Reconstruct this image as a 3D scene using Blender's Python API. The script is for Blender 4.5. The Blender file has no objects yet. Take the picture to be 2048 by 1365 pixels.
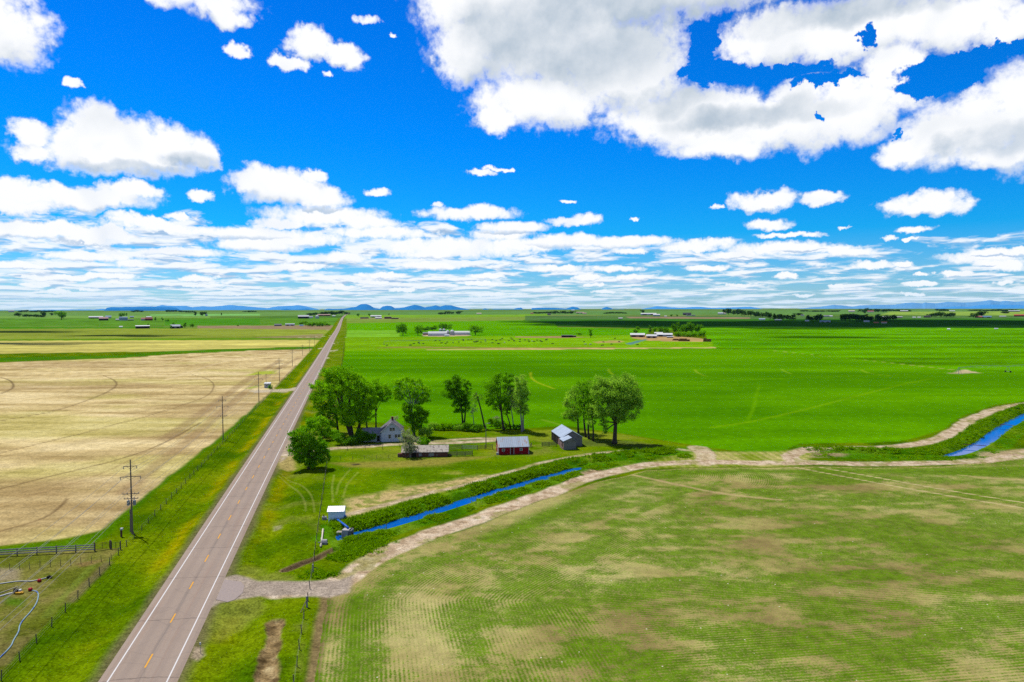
import bpy, math, random
import numpy as np
from mathutils import Matrix, Vector
rad = math.radians
rng = np.random.default_rng(11)
random.seed(5)
scene = bpy.context.scene
COL = scene.collection

# ------------------------------------------------------------------ camera
CAM_H = 44.5; F = 1365.0
PITCH, ROLL = rad(2.705), rad(-0.12)
cam_d = bpy.data.cameras.new('camera'); cam_d.lens = 24; cam_d.sensor_width = 36
cam_d.clip_start = 0.5; cam_d.clip_end = 200000
cam = bpy.data.objects.new('camera', cam_d); COL.objects.link(cam)
ROT = Matrix.Rotation(rad(90) - PITCH, 3, 'X') @ Matrix.Rotation(ROLL, 3, 'Z')
cam.matrix_world = Matrix.Translation((0, 0, CAM_H)) @ ROT.to_4x4()
scene.camera = cam

def sstep(a, b, x):
    t = np.clip((x - a) / (b - a), 0, 1)
    return t * t * (3 - 2 * t)

def far_rise(r):                       # the plain climbs gently beyond the nearer farms
    return 22.0 * sstep(1500, 7500, r)

def ray(px, py):
    d = ROT @ Vector(((px - 1024) / F, -(py - 682.5) / F, -1))
    return d

def G(px, py, z=None):
    """ground point (surveyed on the photograph)"""
    d = ray(px, py); h = math.hypot(d.x, d.y)
    if z is not None:
        t = (z - CAM_H) / d.z
        return Vector((d.x * t, d.y * t, z))
    lo, hi = 20.0, 30000.0
    if CAM_H + d.z / h * hi > float(far_rise(hi)):
        r = hi
    else:
        for _ in range(60):
            r = math.sqrt(lo * hi)
            if CAM_H + d.z / h * r > float(far_rise(r)): lo = r
            else: hi = r
    return Vector((d.x / h * r, d.y / h * r, float(far_rise(r))))

def Gs(pts): return np.array([tuple(G(*p)[:2]) for p in pts])

def MPP(P): return P.y / F             # metres per photo pixel at a place

# ------------------------------------------------------------------ colour
K = 1.9                                # light on a sunlit surface, used to turn a seen colour into an albedo
def lin(c):
    c = np.asarray(c, float) / 255
    return np.where(c <= .04045, c / 12.92, ((c + .055) / 1.055) ** 2.4)
def A(r, g, b, k=None): return lin((r, g, b)) / (k or K)

# ------------------------------------------------------------------ numpy noise
def _h(ix, iy, s):
    with np.errstate(over='ignore'):
        n = ix.astype(np.uint32) * np.uint32(374761393) + iy.astype(np.uint32) * np.uint32(668265263) + np.uint32(s * 974711 + 12345)
        n = (n ^ (n >> np.uint32(13))) * np.uint32(1274126177)
        n = n ^ (n >> np.uint32(16))
    return (n & np.uint32(0xffff)).astype(np.float32) / 65535.0

def vnoise(x, y, s=0):
    xf = np.floor(x); yf = np.floor(y)
    ix = xf.astype(np.int64); iy = yf.astype(np.int64)
    u = (x - xf); v = (y - yf)
    u = u * u * (3 - 2 * u); v = v * v * (3 - 2 * v)
    a = _h(ix, iy, s); b = _h(ix + 1, iy, s); c = _h(ix, iy + 1, s); d = _h(ix + 1, iy + 1, s)
    return a + (b - a) * u + (c - a) * v + (a - b - c + d) * u * v

def fbm(x, y, scale, oct=4, s=0, gain=.5):
    x = x / scale; y = y / scale
    t = 0; amp = 1; tot = 0
    for o in range(oct):
        t = t + amp * vnoise(x * 2 ** o + 17.3 * o, y * 2 ** o - 9.1 * o, s + o)
        tot += amp; amp *= gain
    return t / tot

# ------------------------------------------------------------------ scene helpers
def tag(o, label=None, cat=None, group=None, kind=None):
    if label: o['label'] = label
    if cat: o['category'] = cat
    if group: o['group'] = group
    if kind: o['kind'] = kind
    return o

def empty(name, loc, label, cat, group=None, rz=0.0):
    o = bpy.data.objects.new(name, None); COL.objects.link(o)
    o.location = loc; o.rotation_euler = (0, 0, rz); o.empty_display_size = .5
    return tag(o, label, cat, group)

def fast_mesh(name, V, Fq, mats, smooth=False, mi=None):
    """V (n,3), Fq (m,k) faces of k corners"""
    me = bpy.data.meshes.new(name)
    V = np.ascontiguousarray(V, np.float32); Fq = np.ascontiguousarray(Fq, np.int32)
    n, k = Fq.shape
    me.vertices.add(len(V)); me.vertices.foreach_set('co', V.ravel())
    me.loops.add(n * k); me.loops.foreach_set('vertex_index', Fq.ravel())
    me.polygons.add(n); me.polygons.foreach_set('loop_start', np.arange(0, n * k, k, dtype=np.int32))
    me.polygons.foreach_set('loop_total', np.full(n, k, np.int32))
    for m in mats: me.materials.append(m)
    if mi is not None: me.polygons.foreach_set('material_index', np.ascontiguousarray(mi, np.int32))
    me.polygons.foreach_set('use_smooth', np.full(n, smooth, bool))
    me.update(calc_edges=True)
    return me

def link(name, me, parent=None):
    o = bpy.data.objects.new(name, me); COL.objects.link(o)
    if parent is not None: o.parent = parent
    return o

def fattr(me, name, arr, typ='FLOAT', dom='POINT'):
    a = me.attributes.new(name, typ, dom)
    arr = np.ascontiguousarray(arr, np.float32)
    a.data.foreach_set('color' if typ == 'FLOAT_COLOR' else 'value', arr.ravel())

class MB:
    """collects simple shapes into one mesh"""
    def __init__(s): s.v = []; s.f = []; s.m = []
    def add(s, vs, fs, m=0):
        b = len(s.v); s.v += [tuple(p) for p in vs]
        s.f += [tuple(i + b for i in f) for f in fs]; s.m += [m] * len(fs)
        return s
    def box(s, x0, x1, y0, y1, z0, z1, m=0):
        return s.add([(x0,y0,z0),(x1,y0,z0),(x1,y1,z0),(x0,y1,z0),(x0,y0,z1),(x1,y0,z1),(x1,y1,z1),(x0,y1,z1)],
                     [(0,3,2,1),(4,5,6,7),(0,1,5,4),(1,2,6,5),(2,3,7,6),(3,0,4,7)], m)
    def tube(s, pts, r, n=6, m=0, cap=True):
        pts = [Vector(p) for p in pts]
        rs = r if isinstance(r, (list, tuple)) else [r] * len(pts)
        vs = []; fs = []
        for i, p in enumerate(pts):
            d = (pts[min(i + 1, len(pts) - 1)] - pts[max(i - 1, 0)])
            d = d.normalized() if d.length > 1e-9 else Vector((0, 0, 1))
            a = d.orthogonal().normalized() if i == 0 else (a - d * a.dot(d)).normalized()
            b = d.cross(a)
            for k in range(n):
                t = 2 * math.pi * k / n
                vs.append(p + (a * math.cos(t) + b * math.sin(t)) * rs[i])
        for i in range(len(pts) - 1):
            for k in range(n):
                fs.append((i*n+k, i*n+(k+1) % n, (i+1)*n+(k+1) % n, (i+1)*n+k))
        if cap:
            fs.append(tuple(range(n - 1, -1, -1))); fs.append(tuple(range((len(pts)-1)*n, len(pts)*n)))
        return s.add(vs, fs, m)
    def prism(s, poly, y0, y1, m=0, axis='y'):
        """poly of (a, z) extruded along y (or x)"""
        n = len(poly)
        if axis == 'y': vs = [(a, y0, z) for a, z in poly] + [(a, y1, z) for a, z in poly]
        else: vs = [(y0, a, z) for a, z in poly] + [(y1, a, z) for a, z in poly]
        fs = [tuple(range(n)), tuple(range(2*n-1, n-1, -1))] + [(i, i+n, (i+1) % n+n, (i+1) % n) for i in range(n)]
        return s.add(vs, fs, m)
    def mesh(s, name, mats, smooth=False):
        me = bpy.data.meshes.new(name)
        me.from_pydata(s.v, [], s.f)
        for m in (mats if isinstance(mats, (list, tuple)) else [mats]): me.materials.append(m)
        me.polygons.foreach_set('material_index', s.m)
        if smooth: me.polygons.foreach_set('use_smooth', [True] * len(s.f))
        me.update()
        import bmesh
        bm = bmesh.new(); bm.from_mesh(me); bmesh.ops.recalc_face_normals(bm, faces=bm.faces); bm.to_mesh(me); bm.free()
        return me
    def build(s, name, mats, parent=None, smooth=False):
        return link(name, s.mesh(name, mats, smooth), parent)

# ------------------------------------------------------------------ materials
class NT:
    def __init__(s, tree): s.t = tree; s.n = tree.nodes; s.l = tree.links
    def node(s, typ, **kw):
        n = s.n.new(typ)
        for k, v in kw.items(): setattr(n, k, v)
        return n
    def put(s, sock, val):
        if hasattr(val, 'is_linked') or isinstance(val, bpy.types.NodeSocket): s.l.new(val, sock)
        else:
            try: sock.default_value = val
            except Exception: sock.default_value = tuple(val) + (1,)
    def math(s, op, a, b=0.0, c=0.0, clamp=False):
        n = s.node('ShaderNodeMath', operation=op, use_clamp=clamp)
        s.put(n.inputs[0], a); s.put(n.inputs[1], b); s.put(n.inputs[2], c)
        return n.outputs[0]
    def vm(s, op, a, b=(0, 0, 0), c=(0, 0, 0)):
        n = s.node('ShaderNodeVectorMath', operation=op)
        s.put(n.inputs[0], a); s.put(n.inputs[1], b)
        if op == 'MULTIPLY_ADD': s.put(n.inputs[2], c)
        return n.outputs['Value'] if op in ('DOT_PRODUCT', 'LENGTH') else n.outputs['Vector']
    def ss(s, x, a, b, lo=0.0, hi=1.0):
        n = s.node('ShaderNodeMapRange', interpolation_type='SMOOTHSTEP')
        s.put(n.inputs['Value'], x); s.put(n.inputs['From Min'], a); s.put(n.inputs['From Max'], b)
        s.put(n.inputs['To Min'], lo); s.put(n.inputs['To Max'], hi)
        return n.outputs['Result']
    def mix(s, f, a, b, blend='MIX'):
        n = s.node('ShaderNodeMix', data_type='RGBA', blend_type=blend)
        s.put(n.inputs['Factor'], f); s.put(n.inputs['A'], a if not isinstance(a, (tuple, list, np.ndarray)) else tuple(a)[:3] + (1,))
        s.put(n.inputs['B'], b if not isinstance(b, (tuple, list, np.ndarray)) else tuple(b)[:3] + (1,))
        return n.outputs['Result']
    def noise(s, vec, scale, detail=4, rough=.55, dist=0.0, typ='FBM'):
        n = s.node('ShaderNodeTexNoise'); n.noise_dimensions = '3D'
        if vec is not None: s.put(n.inputs['Vector'], vec)
        s.put(n.inputs['Scale'], scale); s.put(n.inputs['Detail'], detail); s.put(n.inputs['Roughness'], rough); s.put(n.inputs['Distortion'], dist)
        return n.outputs['Fac']
    def attr(s, name):
        n = s.node('ShaderNodeAttribute'); n.attribute_name = name
        return n
    def gray(s, v, k=1.0):
        n = s.node('ShaderNodeCombineColor')
        for i in range(3): s.put(n.inputs[i], v)
        return n.outputs[0]

def new_mat(name, rough=.85, spec=.2):
    m = bpy.data.materials.new(name); m.use_nodes = True
    nt = NT(m.node_tree)
    b = m.node_tree.nodes['Principled BSDF']
    b.inputs['Roughness'].default_value = rough
    b.inputs['Specular IOR Level'].default_value = spec
    return m, nt, b

def mat(name, col, rough=.85, var=.25, scale=1.5, spec=.2, metal=0.0, col2=None, cut=(.5, .62), bump=0.0, stretch=None):
    """weathered surface: base colour broken by two noises, optional second colour in patches"""
    m, nt, b = new_mat(name, rough, spec)
    tc = nt.node('ShaderNodeTexCoord').outputs['Object']
    v = tc if stretch is None else nt.vm('MULTIPLY', tc, stretch)
    n1 = nt.noise(v, scale, 5, .6)
    c = tuple(col)
    base = nt.mix(n1, tuple(x * (1 - var) for x in c), tuple(min(1, x * (1 + var)) for x in c))
    if col2 is not None:
        n2 = nt.noise(v, scale * .45, 4, .6)
        base = nt.mix(nt.ss(n2, cut[0], cut[1]), base, tuple(col2))
    nt.put(b.inputs['Base Color'], base)
    b.inputs['Metallic'].default_value = metal
    if bump:
        bn = nt.node('ShaderNodeBump'); bn.inputs['Strength'].default_value = bump
        nt.put(bn.inputs['Height'], n1); nt.l.new(bn.outputs[0], b.inputs['Normal'])
    return m

def boards(name, col, pitch=.2, axis='z', col2=None, var=.3, dark=.55):
    """boards or ribs: narrow dark joints across an axis"""
    m, nt, b = new_mat(name, .85, .15)
    tc = nt.node('ShaderNodeTexCoord').outputs['Object']
    sx = nt.node('ShaderNodeSeparateXYZ'); nt.put(sx.inputs[0], tc)
    a = sx.outputs['XYZ'.index(axis.upper())]
    q = nt.math('DIVIDE', a, pitch)
    fr = nt.math('FRACT', q); fl = nt.math('FLOOR', q)
    wn = nt.node('ShaderNodeTexWhiteNoise'); wn.noise_dimensions = '1D'; nt.put(wn.inputs['W'], fl)
    n1 = nt.noise(nt.vm('MULTIPLY', tc, (1, 1, 4) if axis != 'z' else (.5, .5, 3)), 2.5, 5, .65)
    t = nt.math('MULTIPLY_ADD', wn.outputs['Value'], .45, nt.math('MULTIPLY', n1, .7))
    base = nt.mix(t, tuple(x * (1 - var) for x in col), tuple(min(1, x * (1 + var)) for x in col))
    if col2 is not None:
        base = nt.mix(nt.ss(nt.noise(tc, .9, 5, .7), .52, .66), base, tuple(col2))
    j = nt.ss(fr, .0, .14)
    base = nt.mix(j, nt.mix(1.0, base, (dark, dark, dark), 'MULTIPLY'), base)
    nt.put(b.inputs['Base Color'], base)
    return m

def ribmetal(name, col, axis='x', pitch=.5, rust=None, rough=.45):
    """galvanised ribbed sheet, rust in patches"""
    m, nt, b = new_mat(name, rough, .4)
    tc = nt.node('ShaderNodeTexCoord').outputs['Object']
    sx = nt.node('ShaderNodeSeparateXYZ'); nt.put(sx.inputs[0], tc)
    a = sx.outputs['XYZ'.index(axis.upper())]
    fr = nt.math('PINGPONG', a, pitch * .5)
    wn = nt.node('ShaderNodeTexWhiteNoise'); wn.noise_dimensions = '1D'
    nt.put(wn.inputs['W'], nt.math('FLOOR', nt.math('DIVIDE', a, pitch * 1.9)))
    n1 = nt.noise(tc, 1.6, 4, .6)
    t = nt.math('MULTIPLY_ADD', wn.outputs['Value'], .5, nt.math('MULTIPLY', n1, .6))
    base = nt.mix(t, tuple(x * .8 for x in col), tuple(min(1, x * 1.18) for x in col))
    if rust is not None:
        st = nt.vm('MULTIPLY', tc, (.55, .18, .3) if axis == 'x' else (.18, .55, .3))
        base = nt.mix(nt.ss(nt.noise(st, 2.1, 5, .7), .53, .68), base, tuple(rust))
    nt.put(b.inputs['Base Color'], base)
    b.inputs['Metallic'].default_value = .25
    bn = nt.node('ShaderNodeBump'); bn.inputs['Strength'].default_value = .5; bn.inputs['Distance'].default_value = .05
    nt.put(bn.inputs['Height'], fr); nt.l.new(bn.outputs[0], b.inputs['Normal'])
    return m

def leaf_mat(name, col, col2, trans=.42):
    m = bpy.data.materials.new(name); m.use_nodes = True
    nt = NT(m.node_tree); m.node_tree.nodes.clear()
    out = nt.node('ShaderNodeOutputMaterial')
    a = nt.attr('v')
    c = nt.mix(a.outputs['Fac'], tuple(col), tuple(col2))
    d = nt.node('ShaderNodeBsdfDiffuse'); nt.put(d.inputs['Color'], c)
    t = nt.node('ShaderNodeBsdfTranslucent'); nt.put(t.inputs['Color'], nt.mix(1.0, c, (1.15, 1.25, .55), 'MULTIPLY'))
    mx = nt.node('ShaderNodeMixShader'); mx.inputs[0].default_value = trans
    nt.l.new(d.outputs[0], mx.inputs[1]); nt.l.new(t.outputs[0], mx.inputs[2])
    nt.l.new(mx.outputs[0], out.inputs['Surface'])
    return m
#@@PART2

# ------------------------------------------------------------------ ground: survey lines
ROAD_PX = [(297,1326),(433,1084),(541,894),(590.5,807.6),(632.9,735),(648.6,706.7),(666,675),(676,659),(682,642),(686,634),(694,628.5),(700,626)]
_rp = Gs(ROAD_PX)
_d0 = (_rp[2] - _rp[0]); _d0 /= np.linalg.norm(_d0)
ROAD = np.vstack([_rp[0] - _d0 * 160, _rp])
def resample(P, step):
    P = np.asarray(P, float); seg = np.linalg.norm(np.diff(P, axis=0), axis=1); L = np.concatenate([[0], np.cumsum(seg)])
    n = max(2, int(L[-1] / step) + 1); t = np.linspace(0, L[-1], n)
    return np.stack([np.interp(t, L, P[:, i]) for i in range(P.shape[1])], 1)
def smooth_line(P, n=2):
    P = np.asarray(P, float)
    for _ in range(n):
        Q = [P[0]]
        for a, b in zip(P[:-1], P[1:]): Q += [a * .75 + b * .25, a * .25 + b * .75]
        P = np.array(Q + [P[-1]])
    return P
def polydist(x, y, P, limit=None):
    """unsigned distance, signed side (+ right of travel), running length"""
    x = x.astype(np.float32); y = y.astype(np.float32)
    best = np.full(x.shape, 1e9, np.float32); sgn = np.zeros(x.shape, np.float32); run = np.zeros(x.shape, np.float32); L = 0
    if limit is not None:
        P = np.asarray(P); lo = P.min(0) - limit; hi = P.max(0) + limit
        sel = np.nonzero((x > lo[0]) & (x < hi[0]) & (y > lo[1]) & (y < hi[1]))[0]
        b, s, r = polydist(x[sel], y[sel], P)
        best[sel] = b; sgn[sel] = s; run[sel] = r
        return best, sgn, run
    for a, b in zip(P[:-1], P[1:]):
        dx, dy = float(b[0]-a[0]), float(b[1]-a[1]); l2 = dx*dx+dy*dy; l = math.sqrt(l2)
        px = x - np.float32(a[0]); py = y - np.float32(a[1])
        t = np.clip((px*dx + py*dy)/l2, 0, 1)
        d = np.hypot(px - t*dx, py - t*dy)
        m = d < best
        best = np.where(m, d, best)
        sgn = np.where(m, np.sign(px*dy - py*dx), sgn)
        run = np.where(m, L + t*l, run)
        L += l
    return best, sgn, run
def polysd(x, y, P):
    """signed distance to a closed polygon, + inside (only near its box)"""
    P = np.asarray(P, float); sz = max(np.ptp(P[:,0]), np.ptp(P[:,1])); m = min(200., .1*sz) + 5
    out = np.full(x.shape, -1e9, np.float32)
    sel = np.nonzero((x > P[:,0].min()-m) & (x < P[:,0].max()+m) & (y > P[:,1].min()-m) & (y < P[:,1].max()+m))[0]
    if len(sel) == 0: return out
    X = x[sel]; Y = y[sel]; ins = np.zeros(X.shape, bool); d = np.full(X.shape, 1e9)
    Q = np.roll(P, -1, 0)
    for a, b in zip(P, Q):
        dx, dy = b - a
        if dx*dx+dy*dy < 1e-9: continue
        px = X-a[0]; py = Y-a[1]
        t = np.clip((px*dx+py*dy)/(dx*dx+dy*dy), 0, 1)
        d = np.minimum(d, np.hypot(px-t*dx, py-t*dy))
        c = (a[1] > Y) != (b[1] > Y)
        with np.errstate(divide='ignore', invalid='ignore'):
            xi = a[0] + (Y-a[1])*dx/(dy if dy else 1e-9)
        ins ^= c & (X < xi)
    out[sel] = np.where(ins, d, -d)
    return out

WATER_Z = -0.8
CAN_A = smooth_line(np.array([tuple(G(*p, WATER_Z)[:2]) for p in [(652,1083),(680,1079),(710,1073),(762,1061),(840,1037),(915,1013),(985,990),(1041,974),(1119,951),(1150,941),(1200,930),(1280,919),(1340,914),(1392,911)]]))
CAN_B = smooth_line(np.array([tuple(G(*p, WATER_Z)[:2]) for p in [(1596,908),(1680,911),(1780,914),(1870,917),(1915,914),(1968,890),(2006,858),(2052,834),(2110,806),(2200,770)]]))
CAN_LEN = [float(np.linalg.norm(np.diff(c, axis=0), axis=1).sum()) for c in (CAN_A, CAN_B)]
CB0 = float(polydist(*[np.array([c]) for c in G(1908,915,WATER_Z)[:2]], CAN_B)[2][0])
TRENCH = smooth_line(Gs([(571,1140),(588,1134),(602,1127),(622,1121),(638,1115),(655,1105),(672,1097)]), 1)
RUT = smooth_line(Gs([(552,1246),(548,1275),(540,1310),(530,1365),(518,1430)]), 1)
TRACK_S = smooth_line(Gs([(560,1182),(620,1178),(668,1172),(700,1150),(735,1122),(800,1095),(900,1054),(1000,1022),(1100,984),(1180,954),(1250,936),(1330,926),(1410,924),(1490,926),(1560,925),(1620,926)]))
TRACK_N = smooth_line(Gs([(690,1032),(740,1018),(800,1002),(870,984),(960,962),(1000,948),(1085,925),(1180,909),(1240,903),(1300,897),(1360,899),(1420,906)]))
TRACK_X = smooth_line(Gs([(1395,896),(1412,908),(1410,926)]))
TRACK_BN = smooth_line(Gs([(1575,912),(1600,901),(1640,897),(1720,896),(1810,893),(1870,882),(1900,868),(1925,848),(1950,834),(1990,818),(2048,808),(2130,800)]))
TRACK_BS = smooth_line(Gs([(1575,912),(1585,921),(1625,926),(1700,928),(1800,928),(1900,926),(1980,921),(2048,908),(2120,898)]))
DRIVE = smooth_line(Gs([(572,912),(610,904),(650,898),(740,893),(800,888),(860,887),(930,884),(985,882),(1000,880)]))
DRIVE_LOOP = smooth_line(Gs([(850,884),(900,880),(940,877),(985,878),(1010,876)]))
HEADLAND = smooth_line(Gs([(655,1180),(648,1215),(640,1265),(630,1330),(622,1400)]))

APPROACH = [(G(465,1182), 6.0), (G(510,1178), 5.0), (G(580,905), 9.0), (G(575,780), 5.0), (G(555,782), 5.0), (G(400,1308), 1.5)]
def terrain_z(x, y, A_=None, B_=None, roadd=None, T_=None, R_=None):
    r = np.hypot(x, y)
    z = far_rise(r).astype(np.float64)
    fill = np.zeros_like(z)
    for q, w in APPROACH: fill = np.maximum(fill, 1 - sstep(w, w + 2.5, np.hypot(x - q[0], y - q[1])))
    z = z + (fbm(x, y, 60, 3, 91) - .5) * .5 * sstep(60, 110, r) * (1 - sstep(600, 900, r)) * 0.5
    if roadd is not None:
        s = roadd[0]*roadd[1]
        ditch = np.exp(-((np.abs(s) - 9.5) / 2.6) ** 2) * .75 * (1 - fill)
        k = sstep(4.5, 7, np.abs(s))
        z = z - ditch * (1 - sstep(700, 1200, r))
        z = np.where(np.abs(s) < 9, z * k - .02 * (1-k), z)
    for D, hw, tn, ts in ((A_, .9, 4.9, 3.3), (B_, .7, 4.8, 3.0)):
        if D is None: continue
        d, sg, run = D
        top = np.where(sg < 0, tn, ts)
        L = CAN_LEN[0 if D is A_ else 1]
        ends = sstep(0, 5, run) * sstep(0, 8, L - run)
        dep = (1 - .62 * sstep(.54, .72, run / CAN_LEN[0])) if D is A_ else (.40 + .60 * sstep(CB0 - 6, CB0 + 3, run))
        cut = -1.7 * dep * (1 - sstep(hw, top, d))
        berm = .45 * np.exp(-((d - top - .6) / 1.5) ** 2)
        z = z * sstep(top, top + 3, d) + (cut + berm) * np.clip(ends * 1.2, 0, 1)
    if T_ is not None: z = z - .75 * (1 - sstep(.25, .9, T_[0]))
    if R_ is not None: z = z - .4 * (1 - sstep(.4, 1.6, R_[0]))
    return z

# ------------------------------------------------------------------ ground grid (rings round the survey point)
cols = np.concatenate([np.arange(-180, -45, 4.0), np.arange(-45, -39, .5), np.arange(-39, 39, .062), np.arange(39, 45, .5), np.arange(45, 180, 4.0)])
AZ = np.radians(cols)
dys = np.concatenate([np.arange(760, 60, -1.25), np.arange(60, 12, -.6), np.arange(12, 2.9, -.25)])
rr = F * CAM_H / dys
RR = np.concatenate([[.5, 20, 40, 60, 70], rr[rr > 72], [30000, 42000, 65000, 100000]])
az, rg = np.meshgrid(AZ, RR)
gx = (np.sin(az) * rg).ravel(); gy = (np.cos(az) * rg).ravel(); gr = rg.ravel()
nc, nr = len(AZ), len(RR)
rd = polydist(gx, gy, ROAD)
dA = polydist(gx, gy, CAN_A, 40); dB = polydist(gx, gy, CAN_B, 60)
dT = polydist(gx, gy, TRENCH, 5); dR = polydist(gx, gy, RUT, 6)
gz = terrain_z(gx, gy, dA, dB, rd, dT, dR)

RS = rd[0] * rd[1]                       # offset from the road centre
gcol = np.zeros((len(gx), 3)); gid = np.zeros(len(gx), np.int32)
warp1 = fbm(gx, gy, 9, 4, 3) - .5; warp2 = fbm(gx, gy, 9, 4, 33) - .5
wx = gx + warp1 * np.minimum(4, 1 + gr * .004); wy = gy + warp2 * np.minimum(4, 1 + gr * .004)
n_big = fbm(gx, gy, 45, 4, 7); n_mid = fbm(gx, gy, 8, 4, 21); n_fine = fbm(gx, gy, 1.6, 3, 41)
n_band = fbm(gx * .12 + gy * .02, gy, 26, 4, 55)       # long streaks across the view: passes of the drill
n_huge = fbm(gx, gy, 400, 4, 77)

def paint(mask, c, region=None):
    m = np.clip(mask, 0, 1)[:, None]
    c = np.asarray(c)
    gcol[:] = gcol * (1 - m) + c * m
    if region is not None: gid[m[:, 0] > .5] = region
def poly_mask(px, soft=.5, warped=True, add=0.0):
    P = Gs(px)
    sd = polysd(wx if warped else gx, wy if warped else gy, P) + add
    return sstep(-1, 1, sd / (soft + gr * .0006))
def line_mask(P, w, soft=.4, jit=1.0, limit=None):
    d, s, r = polydist(gx + warp1 * jit, gy + warp2 * jit, P, limit or (w * 3 + 12))
    return 1 - sstep(w - soft, w + soft, d)
def ramp(t, c0, c1, c2=None):
    t = np.clip(t, 0, 1)[:, None]
    if c2 is None: return c0 * (1 - t) + c1 * t
    return np.where(t < .5, c0 * (1 - 2*t) + c1 * 2*t, c1 * (2 - 2*t) + c2 * (2*t - 1))

# 0 the far plain
paint(np.ones(len(gx)), ramp((n_huge - .3) * 2.2, A(70,112,40), A(104,138,52), A(130,142,72)))
paint(1 - sstep(1100, 2200, gr), ramp((n_mid - .25) * 1.8, A(66,98,0), A(90,118,2), A(112,130,8)), 4)
FAR = [  # field outlines on the photograph, colour, streak strength
 ([(-600,627),(700,624),(690,632),(-600,634)], (108,148,70), .2),
 ([(-600,634),(200,632),(420,633),(420,636),(-600,638)], (120,160,70), .2),
 ([(300,629),(520,628),(520,632),(300,632)], (125,185,95), .15),
 ([(-600,638),(680,636),(668,652),(-600,654)], (92,140,38), .5),
 ([(330,640),(520,638),(520,650),(330,650)], (75,138,25), .4),
 ([(-600,652),(350,655),(400,657),(-600,660)], (72,135,20), .3),
 ([(395,652),(668,651),(660,661),(395,658)], (152,132,98), .2),
 ([(-600,659),(400,657),(660,660),(648,672),(640,679),(-600,684)], (140,155,55), .5),
 ([(500,676),(648,668),(640,678),(500,678)], (150,140,90), .3),
 ([(-600,683),(500,676),(645,677),(640,682),(-600,690)], (98,138,22), .3),
 ([(-600,684),(640,680),(626,695),(340,703),(-600,716)], (196,186,98), .6),
 ([(-600,719),(0,716),(240,711),(350,702),(635,693),(632,697),(350,707),(240,716),(0,724),(-600,726)], (72,122,12), .2),
 # right of the road
 ([(700,624),(2700,618),(2700,628),(1100,630),(700,632)], (100,142,68), .25),
 ([(690,631),(1100,629),(1080,640),(688,640)], (120,165,40), .3),
 ([(690,637),(1060,634),(1040,644),(686,648)], (125,150,58), .3),
 ([(1050,632),(2700,630),(2700,640),(1050,641)], (86,122,60), .4),
 ([(1250,634),(1500,635),(1500,638.5),(1260,637)], (150,128,98), .3),
 ([(1780,624),(2700,621),(2700,634),(1760,630)], (142,172,70), .4),
 ([(1080,639),(2700,635),(2700,661),(1700,658),(1300,657),(1080,652)], (60,118,30), .2),  # cloud shadow painted in as a darker band across these fields
 ([(694,647),(1040,641),(1110,648),(1120,661),(694,662)], (94,160,0), .3),
 ([(694,661),(800,661),(800,675),(692,675)], (122,178,44), .35),
 ([(800,661),(1130,655),(1300,659),(1290,671),(1150,671),(960,673),(800,674)], (88,156,4), .4),
 ([(1300,655),(2700,658),(2700,700),(2048,690),(1560,694),(1420,695),(1410,668)], (90,152,4), .9),
 ([(1420,684),(2700,676),(2700,690),(2048,686),(1640,694),(1450,697)], (80,144,4), .5),
 ([(1420,695),(2048,688),(2900,688),(2900,830),(2100,757),(1900,739),(1560,704)], (92,154,2), .7),
 ([(690,675),(960,673),(1150,671),(1290,671),(1425,684),(1425,696),(1050,699),(690,702)], (118,166,14), .4),
]
for px, c, st in FAR:
    m = poly_mask(px, 1.0, False)
    base = A(*c)
    t = (n_band - .5) * st * 1.7 + (n_mid - .5) * .15
    paint(m, base * (1 + t[:, None]), 0)
# farm pads, dirt and lanes among the far farms
for px, c in [([(730,696),(820,693.5),(1060,695.5),(1230,694.5),(1230,697),(1060,698.5),(850,697)], (140,140,60)),
              ([(850,699.5),(1050,697.3),(1430,695.2),(1430,697),(1050,700),(860,702.5)], (205,175,115)),
              ([(1030,673.5),(1130,673),(1180,675),(1130,676.5),(1030,675.5)], (165,135,95)),
              ([(1260,672),(1340,671),(1400,677),(1425,682),(1400,684),(1330,683),(1290,681),(1265,677)], (185,155,100)),
              ([(1185,684),(1230,681),(1250,683),(1240,686),(1195,687)], (175,160,90)),
              ([(1250,688),(1265,684),(1290,679),(1293,680),(1275,686),(1262,690)], (96,140,130)),
              ([(845,669),(930,669),(945,672),(880,674),(845,673)], (190,170,135)),
              ([(720,637),(800,636.5),(800,639),(720,639)], (150,140,95)),
              ([(700,706),(860,709),(850,715),(700,716)], (110,150,50)),
              ([(1300,635.5),(1360,635),(1360,636.8),(1300,637)], (150,130,100))]:
    paint(poly_mask(px, .8), A(*c) * (1 + (n_mid[:, None] - .5) * .4), 0)

# 2 stubble field left of the road
STUB = [(-900,1180),(-300,1125),(0,1092),(110,1080),(190,1065),(215,1055),(300,985),(400,905),(500,830),(545,783),(600,728),(632,698),(500,702),(350,709),(240,717),(0,725),(-900,735)]
mS = poly_mask(STUB, .8)
lx = gx * .966 - gy * .26; ly = gx * .26 + gy * .966       # across / along the drilling direction
n_str = fbm(gx * .25 + gy * .1, gy * 1.1, 7, 5, 61)
n_str2 = fbm(lx * 1.2, ly * .08, 3, 4, 62)
sc = ramp((n_str - .28) * 2.0, A(174,150,98), A(211,188,131), A(232,211,157))
sc = sc * (1 + (n_str2[:, None] - .5) * .45)
grn = sstep(.50, .68, fbm(gx * .4, gy, 38, 5, 63))
sc = sc * (1 - .36 * grn[:, None]) + A(186,186,84) * .36 * grn[:, None]
drk = sstep(.55, .72, fbm(gx * .3 + gy * .1, gy * .5, 40, 4, 64))
sc = sc * (1 - .3 * drk[:, None]) + A(150,122,84) * .3 * drk[:, None]
paint(mS, sc, 2)
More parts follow.
